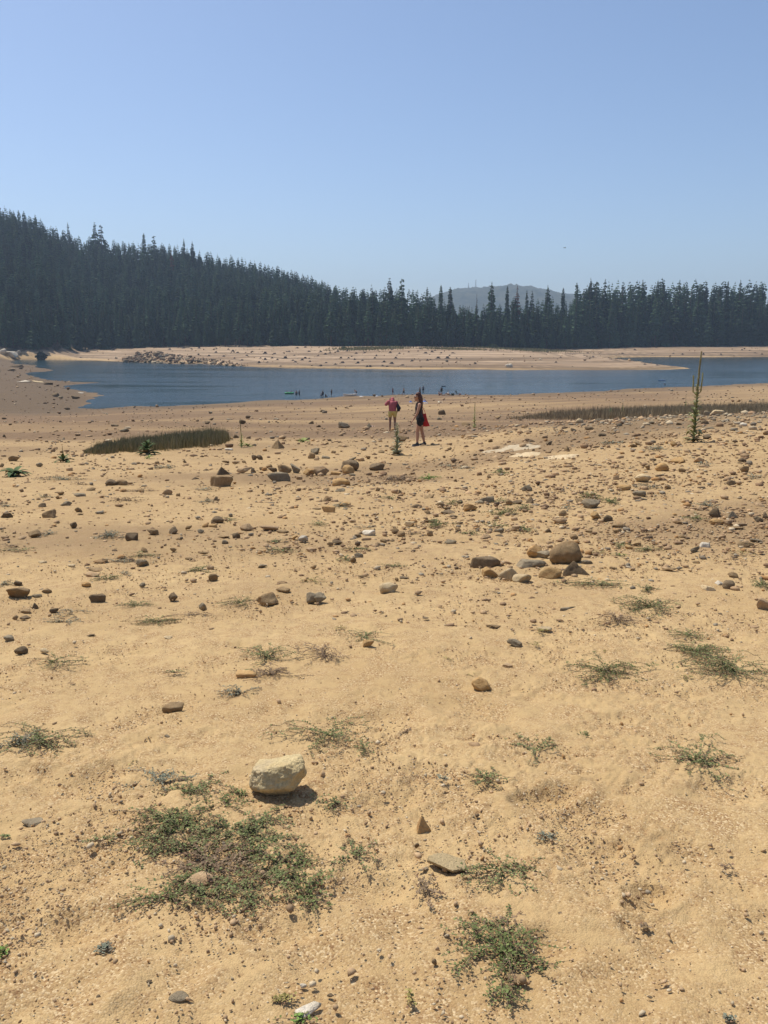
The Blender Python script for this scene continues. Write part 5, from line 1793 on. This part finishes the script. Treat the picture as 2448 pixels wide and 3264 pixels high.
def build_woman():
    p = at(1339, 1421)
    body = [
        # head, jaw, neck; she faces -x and looks a little down
        ((-.085, 0, 1.615), .088, (-.115, 0, 1.565), .080), ((-.12, 0, 1.53), .062, (-.15, 0, 1.475), .040), ((-.07, 0, 1.50), .05, (-.05, 0, 1.38), .05),
        ((-.185, 0, 1.56), .014, (-.205, 0, 1.522), .013), ((-.185, .02, 1.488), .010, (-.185, -.02, 1.488), .010), ((-.09, -.085, 1.56), .018, (-.085, -.087, 1.53), .012), ((-.09, .085, 1.56), .018, (-.085, .087, 1.53), .012),
        # trunk
        ((-.035, -.13, 1.335), .058, (-.035, .13, 1.335), .058), ((-.05, 0, 1.30), .10, (-.055, 0, 1.20), .115), ((-.09, -.06, 1.22), .062, (-.09, .06, 1.22), .062), ((-.05, 0, 1.18), .11, (-.04, 0, 1.02), .10), ((-.04, -.04, 1.02), .09, (-.03, .04, 1.02), .09),
        ((-.02, -.07, .87), .115, (-.02, .07, .87), .115), ((.03, -.07, .83), .095, (.03, .07, .83), .095),
        # near arm hanging forward, far arm drawn back to the bag
        ((-.03, -.175, 1.335), .05, (-.11, -.215, 1.06), .036), ((-.11, -.215, 1.06), .036, (-.235, -.215, .855), .025),
        ((-.03, .175, 1.335), .05, (.06, .225, 1.08), .036), ((.06, .225, 1.08), .036, (.11, .20, .90), .026),
        # legs in mid-step
        ((-.02, -.09, .83), .092, (-.095, -.09, .47), .055), ((-.095, -.09, .47), .056, (-.085, -.09, .34), .055), ((-.085, -.09, .34), .055, (-.10, -.09, .09), .034), ((-.10, -.09, .07), .036, (-.19, -.09, .035), .03),
        ((-.0, .09, .83), .092, (.055, .09, .47), .055), ((.055, .09, .47), .056, (.09, .09, .34), .055), ((.09, .09, .34), .055, (.135, .09, .10), .034), ((.135, .09, .07), .036, (.045, .09, .035), .03)]
    body += hand((-.235, -.215, .855), (-.55, .05, -.8), (.5, .3, -.5), (.2, 1, 0))
    body += hand((.11, .20, .90), (.15, -.2, -1), (-.4, -.8, 0), (1, 0, 0))
    top = [((-.05, 0, 1.31), .108, (-.055, 0, 1.20), .125), ((-.09, -.06, 1.22), .07, (-.09, .06, 1.22), .07), ((-.05, 0, 1.18), .12, (-.04, 0, 1.0), .115), ((-.04, -.04, 1.02), .10, (-.03, .04, 1.02), .10), ((-.02, -.06, .93), .118, (-.02, .06, .93), .118),
           ((-.035, -.10, 1.36), .042, (-.035, .10, 1.36), .042), ((-.04, -.09, 1.30), .065, (-.04, .09, 1.30), .065)]
    shorts = [((-.02, -.07, .885), .122, (-.02, .07, .885), .122), ((.03, -.07, .84), .104, (.03, .07, .84), .104), ((-.02, -.09, .83), .108, (-.035, -.092, .70), .088), ((0, .09, .83), .108, (.02, .092, .70), .088)]
    hair = [((-.07, 0, 1.64), .094, (-.055, 0, 1.60), .094), ((-.02, 0, 1.57), .085, (.01, 0, 1.45), .075), ((.01, 0, 1.45), .075, (.02, 0, 1.30), .062), ((.02, 0, 1.30), .062, (.025, 0, 1.12), .035), ((-.02, -.07, 1.58), .045, (.0, -.075, 1.36), .03), ((-.02, .07, 1.58), .045, (.0, .075, 1.36), .03), ((-.12, -.05, 1.655), .04, (-.12, .05, 1.655), .04)]
    shoeA = [((-.075, -.09, .055), .05, (-.15, -.09, .045), .043), ((-.15, -.09, .045), .043, (-.235, -.09, .032), .032), ((-.095, -.09, .10), .046, (-.09, -.09, .06), .05)]
    shoeB = [((.16, .09, .055), .05, (.09, .09, .045), .043), ((.09, .09, .045), .043, (.0, .09, .032), .032), ((.14, .09, .10), .046, (.145, .09, .06), .05)]
    soleA = [((-.07, -.09, .015), .045, (-.24, -.09, .012), .036)]
    soleB = [((.165, .09, .015), .045, (-.005, .09, .012), .036)]
    glasses = [((-.188, -.012, 1.568), .020, (-.165, -.058, 1.568), .020), ((-.188, .012, 1.568), .020, (-.165, .058, 1.568), .020), ((-.165, -.068, 1.575), .008, (-.085, -.09, 1.575), .006), ((-.165, .068, 1.575), .008, (-.085, .09, 1.575), .006), ((-.195, -.02, 1.57), .008, (-.195, .02, 1.57), .008)]
    parts = [("body", fused("body", body, SKIN, .0065, 4)), ("tank_top", fused("tank_top", top, DARKTOP, .012, 6)), ("shorts", fused("shorts", shorts, BLACKCLOTH, .012, 5)), ("hair", fused("hair", hair, HAIR, .011, 4)),
             ("shoe", fused("shoe", shoeA, SHOE, .009, 4)), ("shoe", fused("shoe", shoeB, SHOE, .009, 4)), ("sunglasses", fused("sunglasses", glasses, GLASS, .005, 2))]
    r = person("woman with long auburn hair in black top and shorts walking with a red bag", p, 0, None, parts)
    for sh, sl in zip([c for c in r.children if c.name.startswith("shoe")], (soleA, soleB)):
        me = fused("sole", sl, SOLE, .008, 3)
        me.transform(Matrix.Diagonal((1, 1, .55, 1)))
        link("sole", me, sh)
    # bag: cloth sack hanging behind her hip from the far hand
    V, Q = [], []
    prof = [(.98, .06, .20, .035), (.90, .05, .23, .05), (.80, .045, .26, .06), (.70, .02, .30, .06), (.64, .01, .315, .045), (.60, .03, .29, .01)]
    prof = [(1.02 - (1.02 - .62) * i / 9, .055 - .055 * (i / 9) ** 1.5, .19 + .125 * (i / 9) ** 1.3, .02 + .05 * math.sin(min(1, i / 7) * 2.2)) for i in range(10)]
    seg = 20
    for k, (z, x0, x1, d) in enumerate(prof):
        for i in range(seg):
            a = 6.2832 * i / seg
            cx, hx = (x0 + x1) / 2, (x1 - x0) / 2
            c, s = math.cos(a), math.sin(a)
            V.append((cx + hx * math.copysign(abs(c) ** .6, c), .15 + d * math.copysign(abs(s) ** .8, s) + .008 * math.sin(z * 60 + i * 1.7), z + .05 * (x1 - .19) * c * (k > 6) + .006 * math.sin(i * 2.1 + k)))
    i = np.arange(seg)
    j = (i + 1) % seg
    Q = np.concatenate([np.stack([k * seg + i, k * seg + j, (k + 1) * seg + j, (k + 1) * seg + i], 1) for k in range(9)])
    b0 = len(V)
    V.append((.15, .15, .61))
    T = np.stack([9 * seg + i, 9 * seg + j, np.full(seg, b0)], 1)
    b = bpy.data.objects.new("cloth_bag", None)
    COL.objects.link(b)
    b.location = p
    tag(b, "red cloth bag hanging behind the woman's hip", "bag")
    link("sack", mesh_data("sack", np.array(V), [Q[:, ::-1], T[:, ::-1]], [RED], True), b)
    straps = []
    for dy in (-.025, .025):
        pts = [(.07, .15 + dy, 1.0), (.085, .17 + dy, 1.12), (.02, .185 + dy * .5, 1.30), (-.03, .19, 1.40), (.05, .20, 1.28), (.14, .17 + dy, 1.12), (.175, .15 + dy, 1.0)]
        straps += [(pts[k], .009, pts[k + 1], .009) for k in range(6)]
    link("strap", tube_mesh("strap", straps, RED, 6), b)


def build_pink():
    p = at(1251, 1375)
    body = [((0, .14, 1.50), .088, (0, .18, 1.44), .082), ((0, .06, 1.46), .05, (0, .02, 1.38), .055), ((-.16, 0, 1.36), .055, (.16, 0, 1.36), .055), ((0, 0, 1.30), .13, (0, 0, 1.10), .125), ((-.06, 0, .92), .12, (.06, 0, .92), .12),
            ((-.19, 0, 1.38), .05, (-.32, .06, 1.24), .036), ((-.32, .06, 1.24), .036, (-.14, .14, 1.47), .027), ((.19, 0, 1.37), .05, (.25, .03, 1.10), .036), ((.25, .03, 1.10), .036, (.22, .13, .92), .027),
            ((-.10, 0, .88), .095, (-.115, .01, .48), .056), ((-.115, 0, .47), .056, (-.115, -.025, .34), .054), ((-.115, -.025, .34), .054, (-.12, 0, .08), .034), ((-.12, .0, .05), .037, (-.135, .13, .03), .03),
            ((.10, 0, .88), .095, (.115, .01, .48), .056), ((.115, 0, .47), .056, (.115, -.025, .34), .054), ((.115, -.025, .34), .054, (.125, 0, .08), .034), ((.125, .0, .05), .037, (.15, .13, .03), .03)]
    body += hand((-.14, .14, 1.47), (.6, .1, .5), (0, -1, .2), (.5, 0, -.8))
    body += hand((.22, .13, .92), (-.1, .3, -1), (-.6, .6, 0), (0, 1, .3))
    shirt = [((-.17, 0, 1.37), .072, (.17, 0, 1.37), .072), ((0, 0, 1.32), .145, (0, 0, 1.10), .14), ((-.07, 0, 1.25), .125, (-.05, 0, 1.0), .125), ((.07, 0, 1.25), .125, (.05, 0, 1.0), .125), ((-.06, 0, .98), .125, (.06, 0, .98), .125),
             ((-.19, 0, 1.40), .085, (-.30, .05, 1.28), .08), ((-.30, .05, 1.28), .075, (-.17, .10, 1.43), .06), ((.19, 0, 1.38), .07, (.25, .03, 1.16), .058), ((0, .04, 1.44), .085, (0, .08, 1.53), .08)]
    hood = [((0, .13, 1.515), .098, (0, .16, 1.48), .098), ((0, .02, 1.44), .085, (0, .08, 1.49), .09), ((-.05, .05, 1.46), .06, (.05, .05, 1.46), .06)]
    shorts = [((-.065, 0, .93), .128, (.065, 0, .93), .128), ((-.10, 0, .88), .115, (-.11, .005, .74), .098), ((.10, 0, .88), .115, (.11, .005, .74), .098)]
    person("person in pink top and yellow shorts seen from behind with head bowed", p, 0, None,
           [("body", fused("body", body, SKIN2, .008, 4)), ("shirt", fused("shirt", shirt, PINK, .014, 5)), ("hood", fused("hood", hood, PINK, .012, 5)), ("shorts", fused("shorts", shorts, YELLOW, .012, 5))])
    bag = [((.25, -.06, 1.28), .05, (.29, -.07, 1.12), .10), ((.29, -.07, 1.12), .10, (.29, -.06, 1.02), .075), ((.27, -.02, 1.22), .05, (.33, -.02, 1.10), .07)]
    b = bpy.data.objects.new("shoulder_bag", None)
    COL.objects.link(b)
    b.location = p
    tag(b, "black shoulder bag hanging at the pink-topped person's side", "bag")
    link("sack", fused("sack", bag, BLACKBAG, .014, 5), b)
    st = [((.27, -.1, 1.28), .012, (.21, -.085, 1.40), .012), ((.21, -.085, 1.40), .012, (.17, 0, 1.455), .012), ((.17, 0, 1.455), .012, (.2, .085, 1.38), .012), ((.2, .085, 1.38), .012, (.27, .02, 1.26), .012)]
    link("strap", tube_mesh("strap", st, BLACKBAG, 6), b)


build_woman()
build_pink()


def figure(pose, hgt, skin, cloth, top=None):
    """small far-off figure: (body caps, clothes caps, top caps) facing +x"""
    if pose == 'stand':
        b = [((0, 0, 1.60), .10, (0, 0, 1.54), .09), ((0, 0, 1.45), .05, (0, 0, 1.38), .06), ((0, -.17, 1.36), .06, (0, .17, 1.36), .06), ((0, 0, 1.3), .14, (0, 0, 1.05), .12), ((0, -.06, .92), .12, (0, .06, .92), .12),
             ((0, -.20, 1.36), .05, (-.03, -.27, 1.08), .04), ((-.03, -.27, 1.08), .04, (.04, -.28, .82), .03), ((0, .20, 1.36), .05, (-.03, .27, 1.08), .04), ((-.03, .27, 1.08), .04, (.06, .26, .82), .03)]
        legs = [((0, -.10, .88), .09, (.02, -.12, .48), .055), ((.02, -.12, .48), .055, (-.02, -.12, .07), .036), ((-.02, -.12, .04), .035, (.12, -.13, .03), .03), ((0, .10, .88), .09, (.02, .12, .48), .055), ((.02, .12, .48), .055, (-.02, .12, .07), .036), ((-.02, .12, .04), .035, (.12, .13, .03), .03)]
    elif pose == 'walk':
        b = [((.05, 0, 1.59), .10, (.06, 0, 1.54), .09), ((.03, 0, 1.45), .05, (0, 0, 1.38), .06), ((0, -.17, 1.36), .06, (0, .17, 1.36), .06), ((0, 0, 1.3), .14, (0, 0, 1.05), .12), ((0, -.06, .92), .12, (0, .06, .92), .12),
             ((0, -.20, 1.36), .05, (-.16, -.26, 1.12), .04), ((-.16, -.26, 1.12), .04, (-.10, -.27, .86), .03), ((0, .20, 1.36), .05, (.14, .26, 1.12), .04), ((.14, .26, 1.12), .04, (.34, .24, 1.05), .03)]
        legs = [((0, -.09, .88), .09, (.20, -.1, .50), .055), ((.20, -.1, .50), .055, (.22, -.1, .08), .036), ((.22, -.1, .04), .035, (.36, -.1, .03), .03), ((0, .09, .88), .09, (-.06, .1, .48), .055), ((-.06, .1, .48), .055, (-.28, .1, .12), .036), ((-.28, .1, .10), .035, (-.17, .1, .03), .03)]
    elif pose == 'bend':
        b = [((.42, 0, 1.30), .10, (.46, 0, 1.24), .09), ((.34, 0, 1.24), .05, (.27, 0, 1.20), .06), ((.24, -.17, 1.20), .06, (.24, .17, 1.20), .06), ((.20, 0, 1.15), .14, (.05, 0, .98), .12), ((0, -.06, .90), .12, (0, .06, .90), .12),
             ((.25, -.2, 1.2), .05, (.36, -.22, .94), .04), ((.36, -.22, .94), .04, (.52, -.18, .76), .03), ((.25, .2, 1.2), .05, (.38, .22, .94), .04), ((.38, .22, .94), .04, (.54, .18, .80), .03)]
        legs = [((0, -.09, .88), .09, (.08, -.11, .48), .055), ((.08, -.11, .48), .055, (-.02, -.12, .07), .036), ((-.02, -.12, .04), .035, (.12, -.12, .03), .03), ((0, .09, .88), .09, (.16, .11, .52), .055), ((.16, .11, .52), .055, (.2, .12, .07), .036), ((.2, .12, .04), .035, (.33, .12, .03), .03)]
    else:   # sit
        b = [((-.08, 0, .84), .10, (-.07, 0, .78), .09), ((-.10, 0, .70), .05, (-.12, 0, .62), .06), ((-.12, -.17, .60), .06, (-.12, .17, .60), .06), ((-.12, 0, .55), .14, (-.06, 0, .25), .13), ((-.03, -.07, .14), .12, (-.03, .07, .14), .12),
             ((-.12, -.2, .6), .05, (-.24, -.26, .32), .04), ((-.24, -.26, .32), .04, (-.27, -.26, .05), .03), ((-.12, .2, .6), .05, (.05, .26, .40), .04), ((.05, .26, .40), .04, (.26, .2, .42), .03)]
        legs = [((0, -.09, .14), .09, (.36, -.12, .42), .055), ((.36, -.12, .42), .055, (.58, -.12, .08), .036), ((.58, -.12, .05), .035, (.7, -.12, .04), .03), ((0, .09, .14), .09, (.34, .12, .45), .055), ((.34, .12, .45), .055, (.52, .12, .08), .036), ((.52, .12, .05), .035, (.66, .12, .04), .03)]
    z0 = b[4][0][2]
    x0 = b[4][0][0]
    cl = [((x0, -.065, z0 + .02), .135, (x0, .065, z0 + .02), .135)] + [(l[0], .115, tuple(np.array(l[0]) * .4 + np.array(l[2]) * .6), .085) for l in (legs[0], legs[3])]
    tp = [(tuple(b[3][0]), .16, tuple(b[3][2]), .145), (tuple(b[2][0]), .075, tuple(b[2][2]), .075)]
    s = hgt / 1.70 * .95
    out = [("body", fused("body", b + legs, skin, .03, 3)), ("swimwear", fused("swimwear", cl, cloth, .03, 3))]
    hair = [((b[0][0][0] - .02, 0, b[0][0][2] + .03), .105, (b[0][0][0] - .05, 0, b[0][0][2] - .03), .09)]
    out.append(("hair", fused("hair", hair, HAIR, .03, 2)))
    if top is not None:
        out.append(("top", fused("top", tp, top, .03, 3)))
    for _, me in out:
        me.transform(Matrix.Diagonal((s * 1.15, s * 1.15, s, 1)))
    return out


NAVY = plain("navy_swim_cloth", (0.02, 0.025, 0.05), .8, 30)
MAROON = plain("maroon_swim_cloth", (0.12, 0.03, 0.035), .8, 30)
WHITECLOTH = plain("white_cloth", (0.75, 0.75, 0.74), .8, 30, .05)
BLUECLOTH = plain("blue_cloth", (0.12, 0.22, 0.50), .8, 30, .15)
GREENRUB = plain("green_vinyl", (0.03, 0.30, 0.11), .5, 5, .15)
WHITEHULL = plain("white_hull", (0.80, 0.80, 0.78), .4, 5, .04)
DARKWOOD = plain("dark_board", (0.02, 0.022, 0.025), .6, 5, .2)
OLIVE = plain("olive_canvas", (0.05, 0.06, 0.04), .9, 20, .2)
GREYMETAL = plain("grey_chair_frame", (0.12, 0.12, 0.12), .5, 20, .1)


def far_people():
    rows = [(945, 1257, 'stand', 1.72, SKIN2, NAVY, None, 1.5, .72, "person wading waist-deep nearest the green raft"), (954, 1257.5, 'stand', 1.75, SKIN2, BLACKCLOTH, NAVY, 3.6, .72, "person wading waist-deep with their back to the raft, second from it"),
            (1023.5, 1264, 'stand', 1.0, SKIN2, NAVY, None, 1.2, .22, "small child standing in the shallows left of two adults"), (1029, 1265, 'stand', 1.70, SKIN2, NAVY, DARKTOP, 2.4, .25, "adult standing in the shallows between the small child and the crouching child"),
            (1039, 1264.5, 'sit', 1.35, SKIN2, BLACKCLOTH, BLACKCLOTH, 1.0, .12, "child in black crouching in the shallows between two adults"), (1057, 1265, 'stand', 1.82, SKIN2, BLACKCLOTH, BLACKCLOTH, 3.14, .1, "tall man in dark clothes standing at the water's edge beside the crouching child"),
            (1137, 1261.5, 'bend', 1.68, SKIN2, BLACKCLOTH, None, 3.3, 0, "person bending over the end of the white kayak"), (1252, 1258.5, 'stand', 1.66, SKIN2, MAROON, MAROON, .4, 0, "person in maroon swimwear standing at the waterline above the bowed pink one"), (1287, 1261, 'walk', 1.74, SKIN2, BLACKCLOTH, None, 3.6, 0, "dark-haired person walking along the shore left of the woman's head"),
            (1338, 1260.5, 'walk', 1.80, SKIN2, BLACKCLOTH, DARKTOP, .2, 0, "person stepping out with an arm stretched above the woman's head"), (1349, 1247, 'stand', 1.76, SKIN2, BLACKCLOTH, NAVY, 1.6, .45, "person standing knee-deep further out than the others"),
            (1407, 1257.5, 'stand', 1.78, SKIN2, OLIVE, BLACKCLOTH, 1.6, 0, "person in black top standing behind the dark blanket"), (1401, 1260.5, 'sit', 1.7, SKIN2, MAROON, None, .3, 0, "person sitting at the left end of the dark blanket"), (1427, 1258.5, 'sit', 1.7, SKIN2, NAVY, WHITECLOTH, 3.3, 0, "person in a white top sitting at the right end of the dark blanket")]
    for px, py, pose, h, sk, cl, tp, rz, sink, lab in rows:
        p = at(px, py)
        if sink:
            x, y = flat(px, py)
            p = Vector((x, y, -sink))
        person(lab, p, rz, "people at the water's edge", figure(pose, h, sk, cl, tp))


def hull(L, W, H, n=22):
    """open double-ended hull: outer and inner skins"""
    V, F = [], []
    for side in (0, 1):
        for i in range(n + 1):
            t = i / n * 2 - 1
            w = W / 2 * (1 - abs(t) ** 2.4) ** .8 + .004
            k = .82 if side else 1
            zt = H * (1 + .35 * t * t)
            for s in range(9):
                a = math.pi * s / 8
                V.append((t * L / 2 * (1 - .02 * side), math.cos(a) * w * k, zt - math.sin(a) ** .7 * (zt - (.04 if side else 0)) if 0 < s < 8 else zt))
    m = 9 * (n + 1)
    for side in (0, 1):
        for i in range(n):
            for s in range(8):
                a = side * m + i * 9 + s
                q = (a, a + 1, a + 10, a + 9)
                F.append(q if not side else q[::-1])
    for i in range(n):
        for s in (0, 8):
            a = i * 9 + s
            F.append((a, a + 9, m + a + 9, m + a))
    return np.array(V), np.array(F)


def sheet(name, L, W, H, seed, mat, rot=0):
    """crumpled cloth with real thickness"""
    n = 26
    u, v = np.meshgrid(np.linspace(-1, 1, n), np.linspace(-1, 1, n), indexing='ij')
    r = np.hypot(u, v)
    e = 1 + .25 * vnoise(u * 1.5 + seed, v * 1.5, seed)
    x, y = u * L / 2 * e, v * W / 2 * e
    z = H * np.clip(1.1 - r ** 1.4, .04, 1) * (.55 + .45 * vnoise(u * 2.5 + seed, v * 2.5 - seed, seed + 1) + .2 * vnoise(u * 6, v * 6, seed + 2))
    z = np.maximum(z, .015)
    V = np.concatenate([np.stack([x, y, z], -1).reshape(-1, 3), np.stack([x, y, z - .03], -1).reshape(-1, 3)])
    i, j = np.meshgrid(np.arange(n - 1), np.arange(n - 1), indexing='ij')
    q = np.stack([i * n + j, (i + 1) * n + j, (i + 1) * n + j + 1, i * n + j + 1], -1).reshape(-1, 4)
    return mesh_data(name, V, [q, q[:, ::-1] + n * n], [mat], True)


def far_things():
    # white kayak pulled half ashore
    p = at(1116, 1263)
    k = depth_of(p) / FPX
    r = bpy.data.objects.new("kayak", None)
    COL.objects.link(r)
    r.location = p + Vector((0, 0, .05))
    r.rotation_euler = (0, 0, .08)
    tag(r, "long white kayak lying at the water's edge", "kayak")
    v, f = hull(46 * k, .95, .42)
    link("hull", mesh_data("hull", v, [f], [WHITEHULL], True), r)
    link("seat", tube_mesh("seat", [((.3, -.2, .2), .10, (.3, .2, .2), .10), ((.48, -.18, .25), .07, (.52, -.18, .5), .05), ((.48, .18, .25), .07, (.52, .18, .5), .05)], MAROON, 8), r)
    # green raft with two children in it
    x, y = flat(922, 1255)
    r = bpy.data.objects.new("inflatable_raft", None)
    COL.objects.link(r)
    r.location = (x, y, .05)
    tag(r, "green inflatable raft floating off the beach with two children", "raft")
    caps, n = [], 18
    pt = [(.95 * math.copysign(abs(math.cos(a)) ** .6, math.cos(a)), .5 * math.copysign(abs(math.sin(a)) ** .6, math.sin(a)), .14) for a in np.linspace(0, 6.2832, n, endpoint=False)]
    caps = [(pt[i], .16, pt[(i + 1) % n], .16) for i in range(n)]
    link("tube", fused("tube", caps, GREENRUB, .03, 4), r)
    link("floor", fused("floor", [((-.7, 0, .06), .06, (.7, 0, .06), .06), ((-.7, .25, .06), .06, (.7, .25, .06), .06), ((-.7, -.25, .06), .06, (.7, -.25, .06), .06)], GREENRUB, .03, 3), r)
    for dx, rz, lab in ((-.45, .3, "child sitting at the left end of the green raft"), (.4, 2.9, "child sitting at the right end of the green raft")):
        person(lab, Vector((x + dx, y, .15)), rz, "people at the water's edge", figure('sit', 1.05, SKIN2, NAVY, None))
    # dark board and pale float out on the water
    x, y = flat(1414, 1232)
    v, f = hull(12.5 * .0905 * 1.0, .55, .16)
    tag(link("float_board", mesh_data("float_board", v, [f], [DARKWOOD], True), None, (x, y, 0)), "dark board floating out on the lake above the seated group", "board")
    x, y = flat(2110, 1214)
    r = bpy.data.objects.new("float_board", None)
    COL.objects.link(r)
    r.location = (x, y, .02)
    r.rotation_euler = (0, 0, .1)
    tag(r, "pale blue board floating off the right-hand shore", "board")
    v, f = hull(2.3, .7, .2)
    link("hull", mesh_data("hull", v, [f], [plain("pale_blue_hull", (.25, .38, .55), .5, 5)], True), r)
    link("deck", fused("deck", [((-.8, 0, .16), .09, (.9, 0, .16), .09), ((-.7, .12, .15), .09, (.7, .12, .15), .09), ((-.7, -.12, .15), .09, (.7, -.12, .15), .09)], BLUECLOTH, .04, 3), r)
    p = at(2120, 1232)
    person("person in dark clothes crouching on the right-hand shore by the pale blue board", p, 2.6, "people at the water's edge", figure('bend', 1.2, SKIN2, BLACKCLOTH, BLACKCLOTH))
    # blanket, cool box, chair
    p = at(1415, 1261.5)
    o = link("blanket", sheet("blanket", 2.6, 1.2, .10, 3, plain("dark_red_blanket", (.045, .018, .02), .9, 20)), None, p)
    tag(o, "dark blanket spread on the beach between the seated people", "blanket")
    p = at(1443, 1261)
    bm = bmesh.new()
    bmesh.ops.create_cube(bm, size=1)
    bmesh.ops.scale(bm, vec=(.62, .4, .42), verts=bm.verts)
    bmesh.ops.translate(bm, vec=(0, 0, .21), verts=bm.verts)
    for v_ in bm.verts:
        if v_.co.z < .1:
            v_.co.x *= .9
            v_.co.y *= .9
    bmesh.ops.bevel(bm, geom=bm.edges[:], offset=.04, segments=2, affect='EDGES')
    me = bpy.data.meshes.new("box")
    bm.to_mesh(me)
    bm.free()
    me.materials.append(OLIVE)
    r = bpy.data.objects.new("cool_box", None)
    COL.objects.link(r)
    r.location = p
    tag(r, "dark olive box standing on the sand between blanket and folding chair", "box")
    link("box", me, r)
    link("lid", fused("lid", [((-.28, -.15, .44), .045, (.28, -.15, .44), .045), ((-.28, 0, .44), .045, (.28, 0, .44), .045), ((-.28, .15, .44), .045, (.28, .15, .44), .045)], OLIVE, .02, 3), r)
    p = at(1457, 1260)
    r = bpy.data.objects.new("camp_chair", None)
    COL.objects.link(r)
    r.location = p
    r.rotation_euler = (0, 0, .5)
    tag(r, "dark folding chair standing at the right end of the beach party", "chair")
    link("seat", fused("seat", [((-.2, -.2, .42), .04, (.22, -.2, .42), .04), ((-.2, 0, .40), .04, (.22, 0, .40), .04), ((-.2, .2, .42), .04, (.22, .2, .42), .04), ((-.2, -.22, .42), .04, (-.2, .22, .42), .04), ((.2, -.22, .42), .04, (.2, .22, .42), .04)], OLIVE, .03, 3), r)
    link("backrest", fused("backrest", [((-.2, -.22, .5), .04, (-.32, -.22, .98), .04), ((-.2, 0, .5), .04, (-.32, 0, .98), .04), ((-.2, .22, .5), .04, (-.32, .22, .98), .04), ((-.32, -.22, .98), .04, (-.32, .22, .98), .04), ((-.26, -.22, .74), .04, (-.26, .22, .74), .04), ((-.23, -.11, .6), .04, (-.31, -.11, .95), .04), ((-.23, .11, .6), .04, (-.31, .11, .95), .04)], OLIVE, .03, 3), r)
    for a, b in (((-.28, -.27, 0), (.25, -.27, .42)), ((-.28, .27, 0), (.25, .27, .42)), ((.28, -.27, 0), (-.22, -.27, .46)), ((.28, .27, 0), (-.22, .27, .46))):
        link("leg", tube_mesh("leg", [(a, .02, b, .02)], GREYMETAL, 6), r)
    p = at(1466, 1258.5)
    tag(link("beach_bag", fused("beach_bag", [((-.14, 0, .14), .14, (.14, 0, .14), .14), ((-.08, 0, .26), .06, (.1, 0, .26), .06)], MAROON, .03, 4), None, p), "small dark bag on the sand beside the folding chair", "bag")
    # cloths and the leaning pole
    p = at(1309, 1282)
    tag(link("towel", sheet("towel", .62, .5, .34, 4, BLUECLOTH), None, p), "blue towel in a heap on the sand left of the woman's face", "towel")
    p = at(1351, 1281)
    tag(link("towel", sheet("towel", .95, .5, .30, 5, BLUECLOTH), None, p), "blue towel in a heap under the leaning pole", "towel")
    for dx, dy, lab, sd_ in ((-4, 3, "white cloth at the left foot of the leaning pole", 6), (4, 4, "white cloth in the middle below the leaning pole", 7), (11, 3, "pinkish white cloth at the right foot of the leaning pole", 8)):
        p = at(1350 + dx, 1282 + dy)
        tag(link("cloth", sheet("cloth", .26, .2, .2, sd_, WHITECLOTH), None, p), lab, "cloth")
    a = at(1363, 1284)
    kk = depth_of(a) / FPX
    b = a + Vector((-24 * kk, .2, 24 * kk))
    m = a.lerp(b, .45)
    r = bpy.data.objects.new("leaning_pole", None)
    COL.objects.link(r)
    r.location = a
    tag(r, "thick pole leaning over the blue heap, white above and dark blue below", "pole")
    d = b - a
    link("upper_section", tube_mesh("upper_section", [(tuple(d * .5), .055, tuple(d), .05)], plain("cream_pole", (.70, .64, .45), .6, 5, .05), 10), r)
    link("lower_section", tube_mesh("lower_section", [((0, 0, 0), .05, tuple(d * .5), .06)], plain("blue_pole", (.13, .16, .33), .6, 5, .2), 10), r)
    for px, py, L, H, lab, sd_ in ((1403, 1282, .78, .3, "cream cloth lying alone on the sand right of the woman's head", 9), (1201, 1263.5, .6, .3, "white cloth on the shore between the kayak and the bowed walker", 10), (1152, 1264, .9, .15, "pale cloth lying beside the bending person at the kayak", 11)):
        p = at(px, py)
        tag(link("cloth", sheet("cloth", L, L * .5, H, sd_, plain("cream_cloth", (.78, .72, .55), .8, 30, .05) if sd_ == 9 else WHITECLOTH), None, p), lab, "cloth")
    # pink scrap by the grey pyramid stone
    p = at(1186, 1359)
    tag(link("cloth", sheet("cloth", .3, .2, .05, 12, plain("pale_pink_cloth", (.62, .42, .36), .8, 30, .05)), None, p), "pale pink scrap lying beside the grey pointed stone left of the walkers", "cloth")
    # the bird
    rr = ray(1800, 790)
    t = 240 / rr[1]
    wing = []
    for s in (-1, 1):
        wing += [((0, 0, 0), .05, (.05, .25 * s, .12), .05), ((.05, .25 * s, .12), .05, (-.05, .62 * s, .10), .02), ((-.08, .1 * s, .02), .04, (-.04, .4 * s, .11), .03)]
    r = bpy.data.objects.new("bird", None)
    COL.objects.link(r)
    r.location = (rr[0] * t, 240, EYE + rr[2] * t)
    r.rotation_euler = (0, .1, .5)
    tag(r, "small dark bird gliding in the sky over the right-hand forest", "bird")
    link("body", fused("body", [((-.25, 0, 0), .05, (.15, 0, .01), .08), ((.15, 0, .01), .06, (.27, 0, .03), .05), ((.3, 0, .03), .02, (.36, 0, .02), .01), ((-.25, 0, 0), .05, (-.42, .06, 0), .02), ((-.25, 0, 0), .05, (-.42, -.06, 0), .02)] + wing, plain("dark_feathers", (.05, .05, .05), .8, 10), .02, 2), r)


far_people()
far_things()
